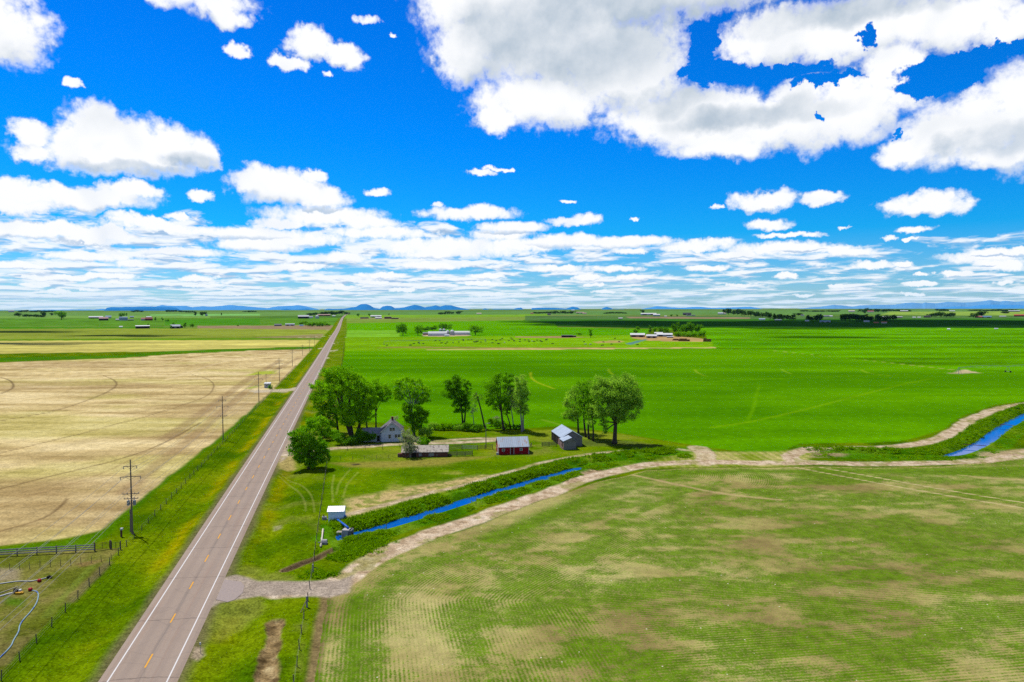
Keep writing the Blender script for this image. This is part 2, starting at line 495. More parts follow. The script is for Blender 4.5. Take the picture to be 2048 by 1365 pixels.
for px, w, c, al in [   # wheel ruts of the pivot and drilling turns
   ([(385,750),(408,755),(424,763),(429,772),(424,783),(413,793),(380,806),(340,819),(300,831),(225,851),(150,871),(70,890),(0,906),(-120,935)], .42, (118,96,68), .7),
   ([(205,751),(222,757),(233,764),(233,772),(222,781),(180,800),(140,813),(100,825),(50,834),(0,842)], .55, (110,88,62), .7),
   ([(0,755),(18,760),(27,768),(27,776),(15,783),(0,788)], .6, (105,84,60), .75),
   ([(-60,998),(0,978),(60,963),(120,948),(170,936),(220,924),(262,912),(300,899),(345,878),(400,846)], .4, (105,82,55), .75),
   ([(-40,1078),(0,1063),(50,1050),(95,1033),(120,1016),(135,998)], .35, (105,82,55), .7),
   ([(0,1010),(80,985),(190,955),(290,905)], .3, (150,120,80), .5),
   ([(250,985),(300,940),(380,880),(470,800),(540,745),(600,715)], 2.2, (150,122,88), .45),
   ([(330,880),(420,815),(500,755),(560,722)], 2.6, (140,112,80), .45),
   ([(200,760),(330,725),(450,708)], 1.4, (225,200,150), .4),
   ([(330,760),(450,722),(540,706)], 1.2, (228,205,160), .45)]:
    paint(line_mask(smooth_line(Gs(px)), w, .25 + w*.4, .5) * mS * al, A(*c))
gp = poly_mask([(490,752),(520,743),(550,742),(552,748),(500,751)], 3) ; paint(gp * mS * .8, A(165,185,30))
gp = poly_mask([(492,777),(512,772),(520,774),(500,778)], 2) ; paint(gp * mS * .8, A(150,175,40))
paint(poly_mask([(-900,1200),(0,1096),(120,1083),(200,1062),(300,983),(420,890),(530,795),(500,836),(400,912),(300,993),(225,1062),(190,1090),(0,1110),(-900,1220)], .7) , ramp(n_mid, A(56,100,0), A(90,130,8)), 3)

# 3 corral pasture bottom left
CORR = [(-900,1200),(0,1105),(188,1098),(236,1098),(206,1132),(118,1223),(0,1355),(-200,1560),(-900,1900)]
mC = poly_mask(CORR, .4)
cc = ramp((n_mid - .25) * 1.8, A(76,86,14), A(104,112,34), A(132,126,62))
dry = sstep(.52, .7, fbm(gx, gy, 6, 4, 66)); cc = cc * (1 - .4 * dry[:, None]) + A(150,132,85) * .4 * dry[:, None]
paint(mC, cc, 3)
paint(poly_mask([(-10,1137),(40,1138),(36,1158),(-10,1162)], .8) * .8, A(160,145,115))
paint(line_mask(Gs([(150,1200),(186,1158),(214,1128)]), .9, .7) * .7, A(120,104,70))
paint(line_mask(Gs([(95,1232),(150,1168),(190,1125)]), .6, .5) * .5, A(118,138,48))
paint(poly_mask([(150,1128),(185,1122),(205,1122),(185,1131),(155,1136)], .5) * .6, A(135,105,70))
paint(poly_mask([(10,1190),(55,1198),(48,1212),(10,1206)], .6) * .6, A(70,118,10))

# 5 pivot field beyond the farmyard
CROP = [(690,702),(1050,700),(1425,696.5),(1560,703),(1900,738),(2100,756),(2700,800),(2700,830),(2048,803),(1990,810),(1930,830),(1880,862),(1800,884),(1600,888),(1560,905),(1500,905),(1420,896),(1330,882),(1260,870),(1130,852),(1040,858),(850,856),(700,840),(660,790),(664,760),(686,724)]
mF = poly_mask(CROP, .7)
tb = (n_band - .5)
fc = ramp(.5 + tb * .9 + (n_mid - .5) * .35 + (n_big - .5) * .55 + (fbm(gx * .3, gy, 120, 4, 59) - .5) * .9, A(72,130,0), A(90,150,0), A(108,168,4))
paint(mF, fc, 5)
for px, w, c, al in [
   ([(1062,745),(1060,752),(1066,760),(1080,768),(1108,778)], .9, (190,190,40), .7), ([(1218,738),(1217,742),(1222,747),(1228,750)], 1.1, (170,190,40), .7),
   ([(1390,740),(1393,745),(1405,751),(1414,753)], 1.0, (170,190,50), .6), ([(1563,738),(1566,742),(1582,748)], 1.0, (160,190,50), .6),
   ([(1724,740),(1727,743),(1738,747),(1778,752)], 1.0, (165,190,50), .6), ([(800,735),(775,745),(762,755),(759,762)], .9, (110,170,15), .7),
   ([(1425,855),(1500,845),(1600,822),(1700,796),(1800,770),(1860,758)], 1.1, (130,172,16), .7), ([(1496,840),(1508,815),(1512,790),(1520,770)], .8, (125,180,15), .5),
   ([(1050,773),(1300,768),(1550,758),(1750,751),(1900,746)], 1.4, (125,180,12), .55), ([(1420,695),(1500,698),(1600,707),(1700,717),(1800,728),(1890,738),(1960,746)], 1.5, (185,175,95), .85),
   ([(1640,694),(1900,690.5),(2100,688)], 3.0, (185,180,110), .6), ([(1960,743),(2100,744),(2300,742)], 1.2, (160,190,70), .6),
   ([(1290,897),(1250,885),(1180,868),(1085,840)], .8, (150,170,60), .55), ([(1420,902),(1350,891),(1290,880),(1240,868)], .7, (165,170,75), .6)]:
    paint(line_mask(smooth_line(Gs(px)), w, .5 + w*.3, .6) * mF * al * .6, A(*c))
paint(poly_mask([(1890,747),(1912,744),(1925,739),(1945,743),(1960,746),(1925,748)], 1.0) * .9, A(200,180,140))
nb2 = sstep(.56, .66, fbm(gx * .1, gy, 30, 3, 58)); paint(mF * nb2 * .35, A(56,110,0))

# 4 farmyard pasture between road, canal and pivot field
YARD = [(612,1200),(640,1060),(657,920),(650,880),(640,845),(700,848),(860,862),(1040,864),(1130,858),(1260,872),(1330,884),(1400,898),(1400,912),(1200,930),(985,985),(760,1062),(690,1082),(640,1110)]
mY = poly_mask(YARD, .5)
yc = ramp((n_mid - .2) * 1.5, A(74,110,0), A(96,130,0), A(124,142,14))
yb = sstep(.5, .68, fbm(gx * .5, gy, 16, 4, 67)); yc = yc * (1 - .4 * yb[:, None]) + A(150,150,52) * .4 * yb[:, None]
paint(mY, yc, 4)
paint(poly_mask([(660,926),(720,924),(800,922),(900,914),(990,912),(880,930),(800,935),(700,936)], 1.5) * .75, A(150,138,62))
paint(poly_mask([(690,1000),(760,985),(860,968),(960,950),(990,950),(950,968),(860,990),(780,1010),(720,1032),(690,1040)], 2.0) * (.35 + .6 * sstep(.4, .6, n_fine)), A(196,172,116))
paint(poly_mask([(740,985),(800,965),(900,945),(960,935),(950,950),(860,965),(770,990)], 2.5) * .5 * sstep(.45, .6, n_mid), A(170,160,80))
paint(poly_mask([(985,885),(1100,880),(1110,905),(1060,912),(985,912)], 2.0) * .4 * sstep(.4, .65, n_mid), A(140,130,70))
paint(poly_mask([(1160,880),(1260,882),(1390,900),(1330,900),(1240,893),(1165,893)], 1.5) * .6, A(95,100,50))  # tree shade painted into the ground below and right of the cottonwoods
for px in ([(668,950),(664,975),(666,1005)], [(700,940),(680,962),(672,990)], [(716,945),(694,968),(686,995)]):
    paint(line_mask(smooth_line(Gs(px)), .25, .2, .2) * .35, A(165,170,80))
paint(poly_mask([(700,928),(716,927),(722,930),(708,932)], .5), A(80,72,48))

# 1 road verges between the two fences
def fence_off(side): return -15.8 if side < 0 else 18.7
mV = sstep(-16.3, -15.3, RS + warp1) * (1 - sstep(18.4, 19.4, RS + warp1)) * (1 - sstep(2600, 3800, gr)) * (gy > -200)
vc = ramp((n_mid - .25) * 1.8, A(66,100,0), A(94,123,1), A(118,138,8))
yel = np.exp(-((np.abs(RS + warp1 * 2) - 7.8) / 1.7) ** 2) * sstep(.35, .6, fbm(gx, gy, 14, 4, 68)) * .8
yel = yel * np.where(RS > 0, .7, 1)
yel = yel * .7 * (.5 + n_fine)
vc = vc * (1 - yel[:, None]) + A(166,152,4) * yel[:, None]
dull = sstep(.48, .68, fbm(gx, gy, 11, 5, 69)) * .55 * (RS > 0)
vc = vc * (1 - dull[:, None]) + A(138,140,60) * dull[:, None]
sh_ = (1 - sstep(4.6, 6.6, np.abs(RS) + warp2 * 1.6)) * .85
vc = vc * (1 - sh_[:, None]) + A(112,104,70) * sh_[:, None]
olive = sstep(-14, -11, RS) * (1 - sstep(-9, -6, RS)) * 0
fade = sstep(250, 700, gr)[:, None]
vc = vc * (1 - .4 * fade) + A(112,140,10) * .4 * fade
paint(mV, vc, 1)
for px in ([(557,951),(575,962),(600,985),(611,1005),(612,1022)], [(560,946),(590,962),(616,980),(627,1000),(629,1025)]):
    paint(line_mask(smooth_line(Gs(px)), .22, .2, .2) * .3, A(165,165,85))
paint(poly_mask([(545,1047),(562,1046),(564,1054),(548,1056)], .4) * .6, A(165,155,120))
paint(poly_mask([(555,905),(590,900),(592,935),(575,940),(560,938)], .8) * .8, A(188,165,105))
paint(poly_mask([(560,890),(585,868),(590,900),(575,915),(560,925)], .6), A(178,160,135))
paint(poly_mask([(392,1296),(408,1298),(412,1312),(398,1322),(385,1316)], .4) * .85, A(172,152,128))
# soil cuts
paint((1 - sstep(.7, 1.25, dT[0] + warp1 * .6)), ramp(n_fine, A(92,74,48), A(165,140,100)))
paint((1 - sstep(.9, 1.5, dR[0] + warp1 * 2.0 + (n_fine - .5) * 1.2)), ramp((n_fine - .2) * 1.6, A(84,68,42), A(150,126,84), A(186,166,120)))

# 6 seedling field in the foreground
SEED = [(618,1420),(640,1290),(652,1200),(676,1180),(716,1150),(770,1120),(860,1085),(1000,1034),(1110,992),(1200,964),(1290,942),(1380,937),(1500,936),(1600,934),(1750,936),(1900,934),(2048,918),(2600,880),(2600,1500),(618,1500)]
mD = poly_mask(SEED, .4)
edge = Gs([(608,1480),(630,1365),(652,1200),(676,1180),(716,1150),(770,1120),(860,1085),(1000,1034),(1110,992),(1200,964),(1290,942)])
de, _, _ = polydist(gx, gy, smooth_line(edge, 2), 300)
de = np.minimum(de, 300)
soil = ramp((fbm(gx, gy, 14, 4, 71) - .25) * 2, A(152,132,84), A(174,160,98), A(192,180,116))
paint(mD, soil, 6)
ang = rad(8)
ph2 = (gy * math.cos(ang) - gx * math.sin(ang)) / .62
ph1 = de / .55
# crop density: drilled passes and soil patches
pass_e = fbm(de * 1.0, (gx + gy) * .07, 5, 5, 81, .62)
pass_i = fbm((gx * math.cos(ang) + gy * math.sin(ang)) * .12, gy * math.cos(ang) - gx * math.sin(ang), 6, 6, 82, .62)
sel = sstep(26, 40, de + (n_big - .5) * 20)
gd = (pass_e * (1 - sel) + pass_i * sel) * .62 + fbm(gx * .7, gy, 7, 6, 83, .68) * .75 + fbm(gx, gy, 26, 3, 84) * .22
gd = gd / 1.59
gd = gd + (fbm(gx * .35 + gy * .1, gy, 3.2, 4, 86) - .5) * .16
gd = gd + (fbm(gx * .5, gy, 2.4, 4, 87, .6) - .5) * .26
g_seed = .26 + sstep(.36, .58, gd) * .54
g_seed = np.maximum(g_seed, .92 * np.exp(-((de - 8) / 5) ** 2) * sstep(.22, .42, fbm(gx, gy, 14, 4, 85)) * sstep(95, 125, gr))
g_seed = np.maximum(g_seed, .9 * np.exp(-((de - 4.5) / 2.6) ** 2) * sstep(.25, .45, fbm(gx, gy, 9, 4, 90)) * (1 - sstep(105, 125, gr)))
g_seed = g_seed * (1 - .55 * np.exp(-((de - 13) / 4) ** 2) * (1 - sstep(100, 120, gr)))
g_seed = np.maximum(g_seed, .9 * poly_mask([(1240,945),(1400,938),(1700,938),(2048,930),(2300,900),(2300,960),(2048,958),(1800,950),(1500,948),(1300,955)], 3) * sstep(.35, .55, n_band))
for px in ([(1590,935),(1700,956),(1800,975),(1900,992),(2048,1017),(2300,1058)], [(1640,935),(1740,953),(1850,973),(1950,990),(2048,1006),(2300,1045)]):
    lm = line_mask(smooth_line(Gs(px)), .32, .2, .2)
    paint(lm * mD * .85, A(206,190,140)); g_seed = g_seed * (1 - lm)
for px, w in (([(1255,948),(1300,958),(1380,975),(1460,990),(1560,1000)], .7), ([(1915,950),(2000,958),(2100,962)], .4)):
    lm = line_mask(smooth_line(Gs(px)), w, .5, 1) * .8
    paint(lm * mD * .6, A(196,170,125)); g_seed = g_seed * (1 - .8 * lm)
paint(line_mask(HEADLAND, .9, .5) * .9, ramp(n_fine, A(108,88,58), A(150,128,88)))

# 7 canal banks, 8 gravel tracks
for D, tn, ts in ((dA, 8.2, 7.2), (dB, 9.5, 8.0)):
    top = np.where(D[1] < 0, tn, ts)
    m = (1 - sstep(-.5, .5, D[0] - top + warp1 * 3)) * np.where(D[2] < .05, 1 - sstep(1.5, 4, D[0]), 1)
    bc = ramp((n_mid - .2) * 1.6, A(50,96,2), A(78,128,8), A(112,140,28))
    mudz = sstep(-.75, -1.15, gz)
    bc = bc * (1 - mudz[:, None]) + A(62,62,30) * mudz[:, None]
    paint(m, bc, 7); g_seed = g_seed * (1 - m)
paint(poly_mask([(1155,950),(1185,938),(1205,938),(1195,948),(1165,962)], .8), ramp(n_fine, A(112,88,60), A(205,180,140)))
paint(poly_mask([(1592,910),(1610,903),(1680,904),(1710,908),(1680,914),(1620,915)], 1.0) * .85, ramp(n_fine, A(130,105,75), A(185,165,125)))
paint(poly_mask([(1955,906),(2010,902),(2048,898),(2100,890),(2100,903),(2010,913),(1950,915)], 1.0) * .8, ramp(n_fine, A(150,125,90), A(215,190,150)))
mX = poly_mask([(1290,925),(1400,902),(1425,904),(1560,903),(1620,897),(1620,930),(1560,932),(1420,934),(1290,938)], 1.5)
strp = .5 + .5 * np.sin(gx * 2.6 + n_big * 8)
paint(mX, ramp(sstep(.25, .75, n_mid * .75 + strp * .16 + n_fine * .12), A(122,142,30), A(186,176,106)), 4)
gravel = ramp((n_fine - .2) * 1.6, A(165,140,108), A(205,182,150), A(222,204,176))
weeds = sstep(.56, .66, fbm(gx, gy, 3.5, 4, 88))[:, None]
gravel = gravel * (1 - .6 * weeds) + A(140,140,60) * .6 * weeds
for P, w, al in ((TRACK_S, 2.6, 1), (TRACK_N, 1.1, .8), (TRACK_X, 3.2, .8), (TRACK_BN, 2.4, .95), (TRACK_BS, 2.6, .95), (DRIVE, 1.9, .9), (DRIVE_LOOP, 1.6, .8)):
    m = line_mask(P, w, .5, 2.2) * al
    paint(m, gravel, 8); g_seed = g_seed * (1 - m)
appr = poly_mask([(440,1158),(470,1150),(520,1162),(600,1163),(680,1160),(705,1150),(700,1185),(660,1196),(600,1190),(520,1192),(440,1205),(420,1215)], .5)
paint(appr, ramp(n_fine, A(150,135,118), A(186,170,150)), 8)
paint(poly_mask([(500,782),(555,779),(596,775),(598,781),(560,784),(510,786)], .5) * .9, A(200,185,155), 8)
for px in ([(1432,0)],): pass
for a, b in [((590,676),(665,672)), ((660,676),(692,675)), ((645,697),(632,696)), ((652,704),(672,700)), ((640,720),(655,716)), ((660,688),(676,686)), ((668,660),(640,661))]:
    paint(line_mask(Gs([a, b]), 2.2, .8) * .8, A(215,200,170))
# narrow farm lane and hedge-side shade grass are left to the light

gcol = np.clip(gcol, .0004, .9)
REG = ['ground', 'road_verge', 'stubble_field', 'corral_pasture', 'farmyard_pasture', 'crop_field', 'seedling_field', 'canal_bank', 'gravel_track']

def ground_mat(name, s1, amp1, s2, amp2, bump, seedling=False, speck=None):
    m, nt, b = new_mat(name, 1.0, 0.0)
    tc = nt.node('ShaderNodeTexCoord').outputs['Object']
    c = nt.attr('col').outputs['Color']
    n1 = nt.noise(tc, s1, 4, .65); n2 = nt.noise(nt.vm('ADD', tc, (31, 7, 3)), s2, 4, .6)
    if seedling:
        ph = nt.attr('phase'); sp = nt.node('ShaderNodeSeparateColor'); nt.put(sp.inputs[0], ph.outputs['Color'])
        p1 = nt.math('SINE', nt.math('MULTIPLY', sp.outputs[0], 6.28318)); p2 = nt.math('SINE', nt.math('MULTIPLY', sp.outputs[1], 6.28318))
        sl = sp.outputs[2]
        rw = nt.math('ADD', nt.math('MULTIPLY', p1, nt.math('SUBTRACT', 1.0, sl)), nt.math('MULTIPLY', p2, sl))
        rw = nt.math('MULTIPLY', rw, nt.ss(nt.noise(tc, .12, 3, .6), .36, .66, .1, 1.3))
        g = nt.attr('dens').outputs['Fac']
        n3 = nt.noise(tc, 3.6, 3, .75)
        t = nt.math('ADD', nt.math('MULTIPLY_ADD', rw, .20, g), nt.math('MULTIPLY_ADD', n1, 1.5, -.75))
        t = nt.math('ADD', t, nt.math('MULTIPLY_ADD', n3, 1.7, -.85))
        green = nt.mix(n2, tuple(A(62,98,2)), tuple(A(106,146,6)))
        c = nt.mix(nt.ss(t, .12, .9, 0.0, .95), nt.mix(nt.math('MULTIPLY_ADD', rw, .12, .5, clamp=True), nt.mix(1.0, c, (.86, .86, .86), 'MULTIPLY'), nt.mix(1.0, c, (1.12, 1.12, 1.12), 'MULTIPLY')), green)
    n1c = nt.ss(n1, .28, .72); n2c = nt.ss(n2, .28, .72)
    k = nt.math('ADD', nt.math('MULTIPLY_ADD', n1c, amp1, 1 - amp1 * .5), nt.math('MULTIPLY_ADD', n2c, amp2, -amp2 * .5))
    base = nt.mix(1.0, c, nt.gray(k), 'MULTIPLY')
    if speck:
        vo = nt.node('ShaderNodeTexVoronoi'); nt.put(vo.inputs['Vector'], tc); vo.inputs['Scale'].default_value = speck[0]
        wn = nt.node('ShaderNodeSeparateColor'); nt.put(wn.inputs[0], vo.outputs['Color'])
        st = nt.math('MULTIPLY', nt.math('LESS_THAN', vo.outputs['Distance'], speck[1]), nt.math('GREATER_THAN', wn.outputs[0], speck[2]))
        base = nt.mix(st, base, tuple(speck[3]))
    nt.put(b.inputs['Base Color'], base)
    bn = nt.node('ShaderNodeBump'); bn.inputs['Strength'].default_value = bump; bn.inputs['Distance'].default_value = .25
    nt.put(bn.inputs['Height'], n1); nt.l.new(bn.outputs[0], b.inputs['Normal'])
    return m
GM = {0: ground_mat('plain_cover', .02, .3, .2, .3, .0),
      1: ground_mat('verge_grass', .9, .55, 3.4, .75, .6),
      2: ground_mat('straw_stubble', .45, .35, 2.0, .5, .3),
      3: ground_mat('grazed_grass', 1.0, .5, 3.4, .7, .5),
      4: ground_mat('pasture_grass', .7, .45, 2.6, .6, .5),
      5: ground_mat('young_grain', .35, .26, 1.5, .32, .3),
      6: ground_mat('seedling_rows', 2.2, .35, .55, .25, .3, True, (.8, .09, .88, A(225,215,190))),
      7: ground_mat('bank_grass', .8, .6, 3.0, .7, .6),
      8: ground_mat('track_gravel', 1.2, .5, 4.0, .7, .4, False, (2.6, .14, .82, A(232,222,200)))}
# quads
ii = (np.arange(nr - 1)[:, None] * nc + np.arange(nc - 1)[None, :]).ravel()
quads = np.stack([ii, ii + 1, ii + nc + 1, ii + nc], 1)
# the fan closes behind the viewer
jj = np.arange(nr - 1) * nc
quads = np.vstack([quads, np.stack([jj + nc - 1, jj, jj + nc, jj + 2 * nc - 1], 1)])
quads = quads[:, ::-1]
fid = gid[quads[:, 0]]
VG = np.stack([gx, gy, gz], 1)
for k, nm in enumerate(REG):
    q = quads[fid == k]
    if len(q) == 0: continue
    u, inv = np.unique(q.ravel(), return_inverse=True)
    me = fast_mesh(nm, VG[u], inv.reshape(-1, 4), [GM[k]], smooth=True)
    fattr(me, 'col', np.concatenate([gcol[u], np.ones((len(u), 1))], 1), 'FLOAT_COLOR')
    if k == 6:
        fattr(me, 'dens', g_seed[u])
        fattr(me, 'phase', np.stack([ph1[u], ph2[u], sel[u], np.ones(len(u))], 1), 'FLOAT_COLOR')
    o = link(nm, me); tag(o, kind='structure')

def hz(x, y):
    """terrain height at one place"""
    X = np.array([float(x)]); Y = np.array([float(y)])
    return float(terrain_z(X, Y, polydist(X, Y, CAN_A), polydist(X, Y, CAN_B), polydist(X, Y, ROAD), polydist(X, Y, TRENCH), polydist(X, Y, RUT))[0])
def GT(px, py):
    P = G(px, py); P.z = hz(P.x, P.y) if P.y < 700 else float(far_rise(math.hypot(P.x, P.y)))
    return P

# ------------------------------------------------------------------ road
def strip(name, line, offs, zz, mats, uv=True, mi=None):
    line = np.asarray(line); t = np.gradient(line, axis=0); t /= np.linalg.norm(t, axis=1)[:, None]
    nrm = np.stack([t[:, 1], -t[:, 0]], 1); L = np.concatenate([[0], np.cumsum(np.linalg.norm(np.diff(line, axis=0), axis=1))])
    k = len(offs); V = []; lat = []; run = []
    for i in range(len(line)):
        base = float(far_rise(np.hypot(*line[i])))
        for o, z in zip(offs, zz):
            p = line[i] + nrm[i] * o; V.append((p[0], p[1], z + base)); lat.append(o); run.append(L[i])
    Fc = [(i*k+j, i*k+j+1, (i+1)*k+j+1, (i+1)*k+j) for i in range(len(line)-1) for j in range(k-1)]
    me = fast_mesh(name, np.array(V), np.array(Fc), mats)
    fattr(me, 'lat', np.array(lat)); fattr(me, 'run', np.array(run))
    return link(name, me)
ROAD_L = resample(smooth_line(ROAD, 2), 6.0)
def asphalt():
    m, nt, b = new_mat('asphalt', .9, .15)
    lat = nt.attr('lat').outputs['Fac']; run = nt.attr('run').outputs['Fac']
    tc = nt.node('ShaderNodeTexCoord').outputs['Object']
    n1 = nt.noise(tc, 4.0, 5, .7); n2 = nt.noise(tc, .12, 4, .6)
    cv = nt.node('ShaderNodeCombineXYZ'); nt.put(cv.inputs[0], nt.math('MULTIPLY', lat, 2.2)); nt.put(cv.inputs[1], nt.math('MULTIPLY', run, .025))
    n3 = nt.noise(cv.outputs[0], 1.0, 4, .6)
    base = nt.mix(nt.math('MULTIPLY_ADD', n1, .5, nt.math('MULTIPLY', n2, .5)), tuple(A(150,132,115)), tuple(A(183,163,145)))
    base = nt.mix(nt.ss(n3, .5, .75, 0, .5), base, tuple(A(166,132,108)))
    al = nt.math('ABSOLUTE', lat)
    wheel = nt.math('MULTIPLY', nt.ss(nt.math('ABSOLUTE', nt.math('SUBTRACT', al, 1.9)), .75, .2), .13)
    base = nt.mix(wheel, base, tuple(A(110,98,95)))
    mid = nt.math('MULTIPLY', nt.ss(al, .5, .0), nt.ss(nt.noise(cv.outputs[0], 3.0, 3), .35, .6, .1, .4))
    base = nt.mix(mid, base, tuple(A(95,90,88)))
    # seams and cracks across the lanes
    wob = nt.math('MULTIPLY_ADD', nt.noise(nt.vm('MULTIPLY', tc, (.5, .5, .5)), 1.0, 4), 1.2, run)
    vo = nt.node('ShaderNodeTexVoronoi'); vo.voronoi_dimensions = '1D'; vo.feature = 'DISTANCE_TO_EDGE'; nt.put(vo.inputs['W'], nt.math('ADD', wob, nt.math('MULTIPLY', lat, .12))); vo.inputs['Scale'].default_value = .075
    base = nt.mix(nt.ss(vo.outputs['Distance'], .010, .003, 0, .45), base, tuple(A(70,62,60)))
    v2 = nt.node('ShaderNodeTexVoronoi'); v2.feature = 'DISTANCE_TO_EDGE'; nt.put(v2.inputs['Vector'], tc); v2.inputs['Scale'].default_value = .16
    base = nt.mix(nt.ss(v2.outputs['Distance'], .02, .006, 0, .10), base, tuple(A(80,72,70)))
    nt.put(b.inputs['Base Color'], base)
    return m
M_ASPH = asphalt()
o = strip('road', ROAD_L, [-4.75, -4.1, -2, 0, 2, 4.1, 4.75], [-.05, .10, .13, .15, .13, .10, -.05], [M_ASPH]); tag(o, kind='structure')
M_WHITE = mat('road_paint_white', A(232,228,222), .7, .12, 3.0)
M_YEL = mat('road_paint_yellow', A(240,170,10), .7, .1, 2.0)
for s in (-1, 1):
    o = strip('edge_line', ROAD_L, [s*3.45-.085, s*3.45+.085], [.1165, .1165], [M_WHITE]); tag(o, kind='structure')
# centre dashes: ten feet of paint every forty
fine = resample(smooth_line(ROAD, 2), .5)
Lf = np.concatenate([[0], np.cumsum(np.linalg.norm(np.diff(fine, axis=0), axis=1))])
s0 = float(Lf[np.argmin(np.linalg.norm(fine - np.array(G(297,1326)[:2]), axis=1))])
V = []; Fc = []
tt = s0 - 1.6 - 12.2 * 12
while tt < s0 + 900:
    pts = []
    for q in (tt, tt + 3.2):
        i = np.searchsorted(Lf, q); p = fine[min(i, len(fine)-1)]; d = fine[min(i+2, len(fine)-1)] - fine[max(i-2, 0)]; d = d/np.linalg.norm(d); n_ = np.array([d[1], -d[0]])
        pts += [tuple(p - n_*.10) + (.156,), tuple(p + n_*.10) + (.156,)]
    b = len(V); V += pts; Fc.append((b, b+1, b+3, b+2)); tt += 12.2
o = link('centre_line', fast_mesh('centre_line', np.array(V), np.array(Fc), [M_YEL])); tag(o, kind='structure')
# paved mouth of the field entrance
Pm = [GT(*p) for p in [(432,1200),(449,1160),(482,1164),(489,1172),(486,1186),(470,1200),(455,1205)]]
mb = MB(); mb.add([(p.x, p.y, .055) for p in Pm] + [(p.x, p.y, -.3) for p in Pm], [tuple(range(7))] + [(i, (i+1) % 7, (i+1) % 7 + 7, i + 7) for i in range(7)])
M_OLDASPH = mat('worn_asphalt', A(168,152,142), .9, .2, 2.5)
o = mb.build('paved_entrance', M_OLDASPH); tag(o, kind='structure')

# ------------------------------------------------------------------ canal water
def water_mat():
    m, nt, b = new_mat('canal_water', .03, .16)
    b.inputs['Base Color'].default_value = tuple(A(0,96,190)) + (1,)  # blue of the reflected sky painted into the base colour
    b.inputs['IOR'].default_value = 1.33
    tc = nt.node('ShaderNodeTexCoord').outputs['Object']
    bn = nt.node('ShaderNodeBump'); bn.inputs['Strength'].default_value = .04; bn.inputs['Distance'].default_value = .05
    nt.put(bn.inputs['Height'], nt.noise(tc, 2.0, 3)); nt.l.new(bn.outputs[0], b.inputs['Normal'])
    return m
M_WATER = water_mat()
def water(line, w):
    line = resample(line, 1.5); t = np.gradient(line, axis=0); t /= np.linalg.norm(t, axis=1)[:, None]; n_ = np.stack([t[:,1], -t[:,0]], 1)
    V = []
    for i in range(len(line)):
        for s in (-1, 1):
            p = line[i] + n_[i]*s*w; V.append((p[0], p[1], WATER_Z))
    Fc = [(2*i, 2*i+1, 2*i+3, 2*i+2) for i in range(len(line)-1)]
    o = link('canal_water', fast_mesh('canal_water', np.array(V), np.array(Fc), [M_WATER])); tag(o, kind='structure')
water(CAN_A, 3.2); water(CAN_B, 4.0)
#@@PART3

# ------------------------------------------------------------------ light and sky
SUN_EL = 63.0; SUN_DIR = Vector((-.75, .66, 0)).normalized() * math.cos(rad(SUN_EL)) + Vector((0, 0, math.sin(rad(SUN_EL))))
sd_ = bpy.data.lights.new('sun', 'SUN'); sd_.energy = 5.0; sd_.angle = rad(.53); sd_.color = (1, .96, .88)
so = bpy.data.objects.new('sun', sd_); COL.objects.link(so)
so.rotation_euler = SUN_DIR.to_track_quat('Z', 'Y').to_euler(); so.location = SUN_DIR * 500

W = bpy.data.worlds.new('World'); scene.world = W; W.use_nodes = True
nt = NT(W.node_tree); W.node_tree.nodes.clear()
out = nt.node('ShaderNodeOutputWorld'); bg = nt.node('ShaderNodeBackground'); nt.l.new(bg.outputs[0], out.inputs[0])
bg.inputs['Strength'].default_value = .077
sky = nt.node('ShaderNodeTexSky', sky_type='NISHITA'); sky.sun_disc = False
sky.sun_elevation = rad(SUN_EL); sky.sun_rotation = math.atan2(SUN_DIR.x, SUN_DIR.y)
sky.altitude = 1100; sky.air_density = 1.0; sky.dust_density = .4; sky.ozone_density = 3.0
tc = nt.node('ShaderNodeTexCoord').outputs['Generated']
sx = nt.node('ShaderNodeSeparateXYZ'); nt.put(sx.inputs[0], tc)
az_ = nt.math('ARCTAN2', sx.outputs[0], sx.outputs[1]); el_ = nt.math('ARCSINE', sx.outputs[2])
cx = nt.node('ShaderNodeCombineXYZ'); nt.put(cx.inputs[0], az_); nt.put(cx.inputs[1], el_)
P0 = cx.outputs[0]
# deeper, more saturated blue overhead as in the processed photograph
elc = nt.math('MAXIMUM', el_, 0.0)
tint = nt.node('ShaderNodeValToRGB'); nt.put(tint.inputs[0], nt.math('MULTIPLY', elc, 1 / rad(30)))
cr = tint.color_ramp; cr.elements[0].position = 0; cr.elements[0].color = (.60, .86, 1.15, 1)
cr.elements[1].position = 1; cr.elements[1].color = (.0, .56, 1.62, 1)
for pos, c in ((.2, (.03, .80, 1.36)), (.45, (.0, .72, 1.62))):
    e = cr.elements.new(pos); e.color = c + (1,)
skyc = nt.mix(1.0, sky.outputs[0], tint.outputs[0], 'MULTIPLY')

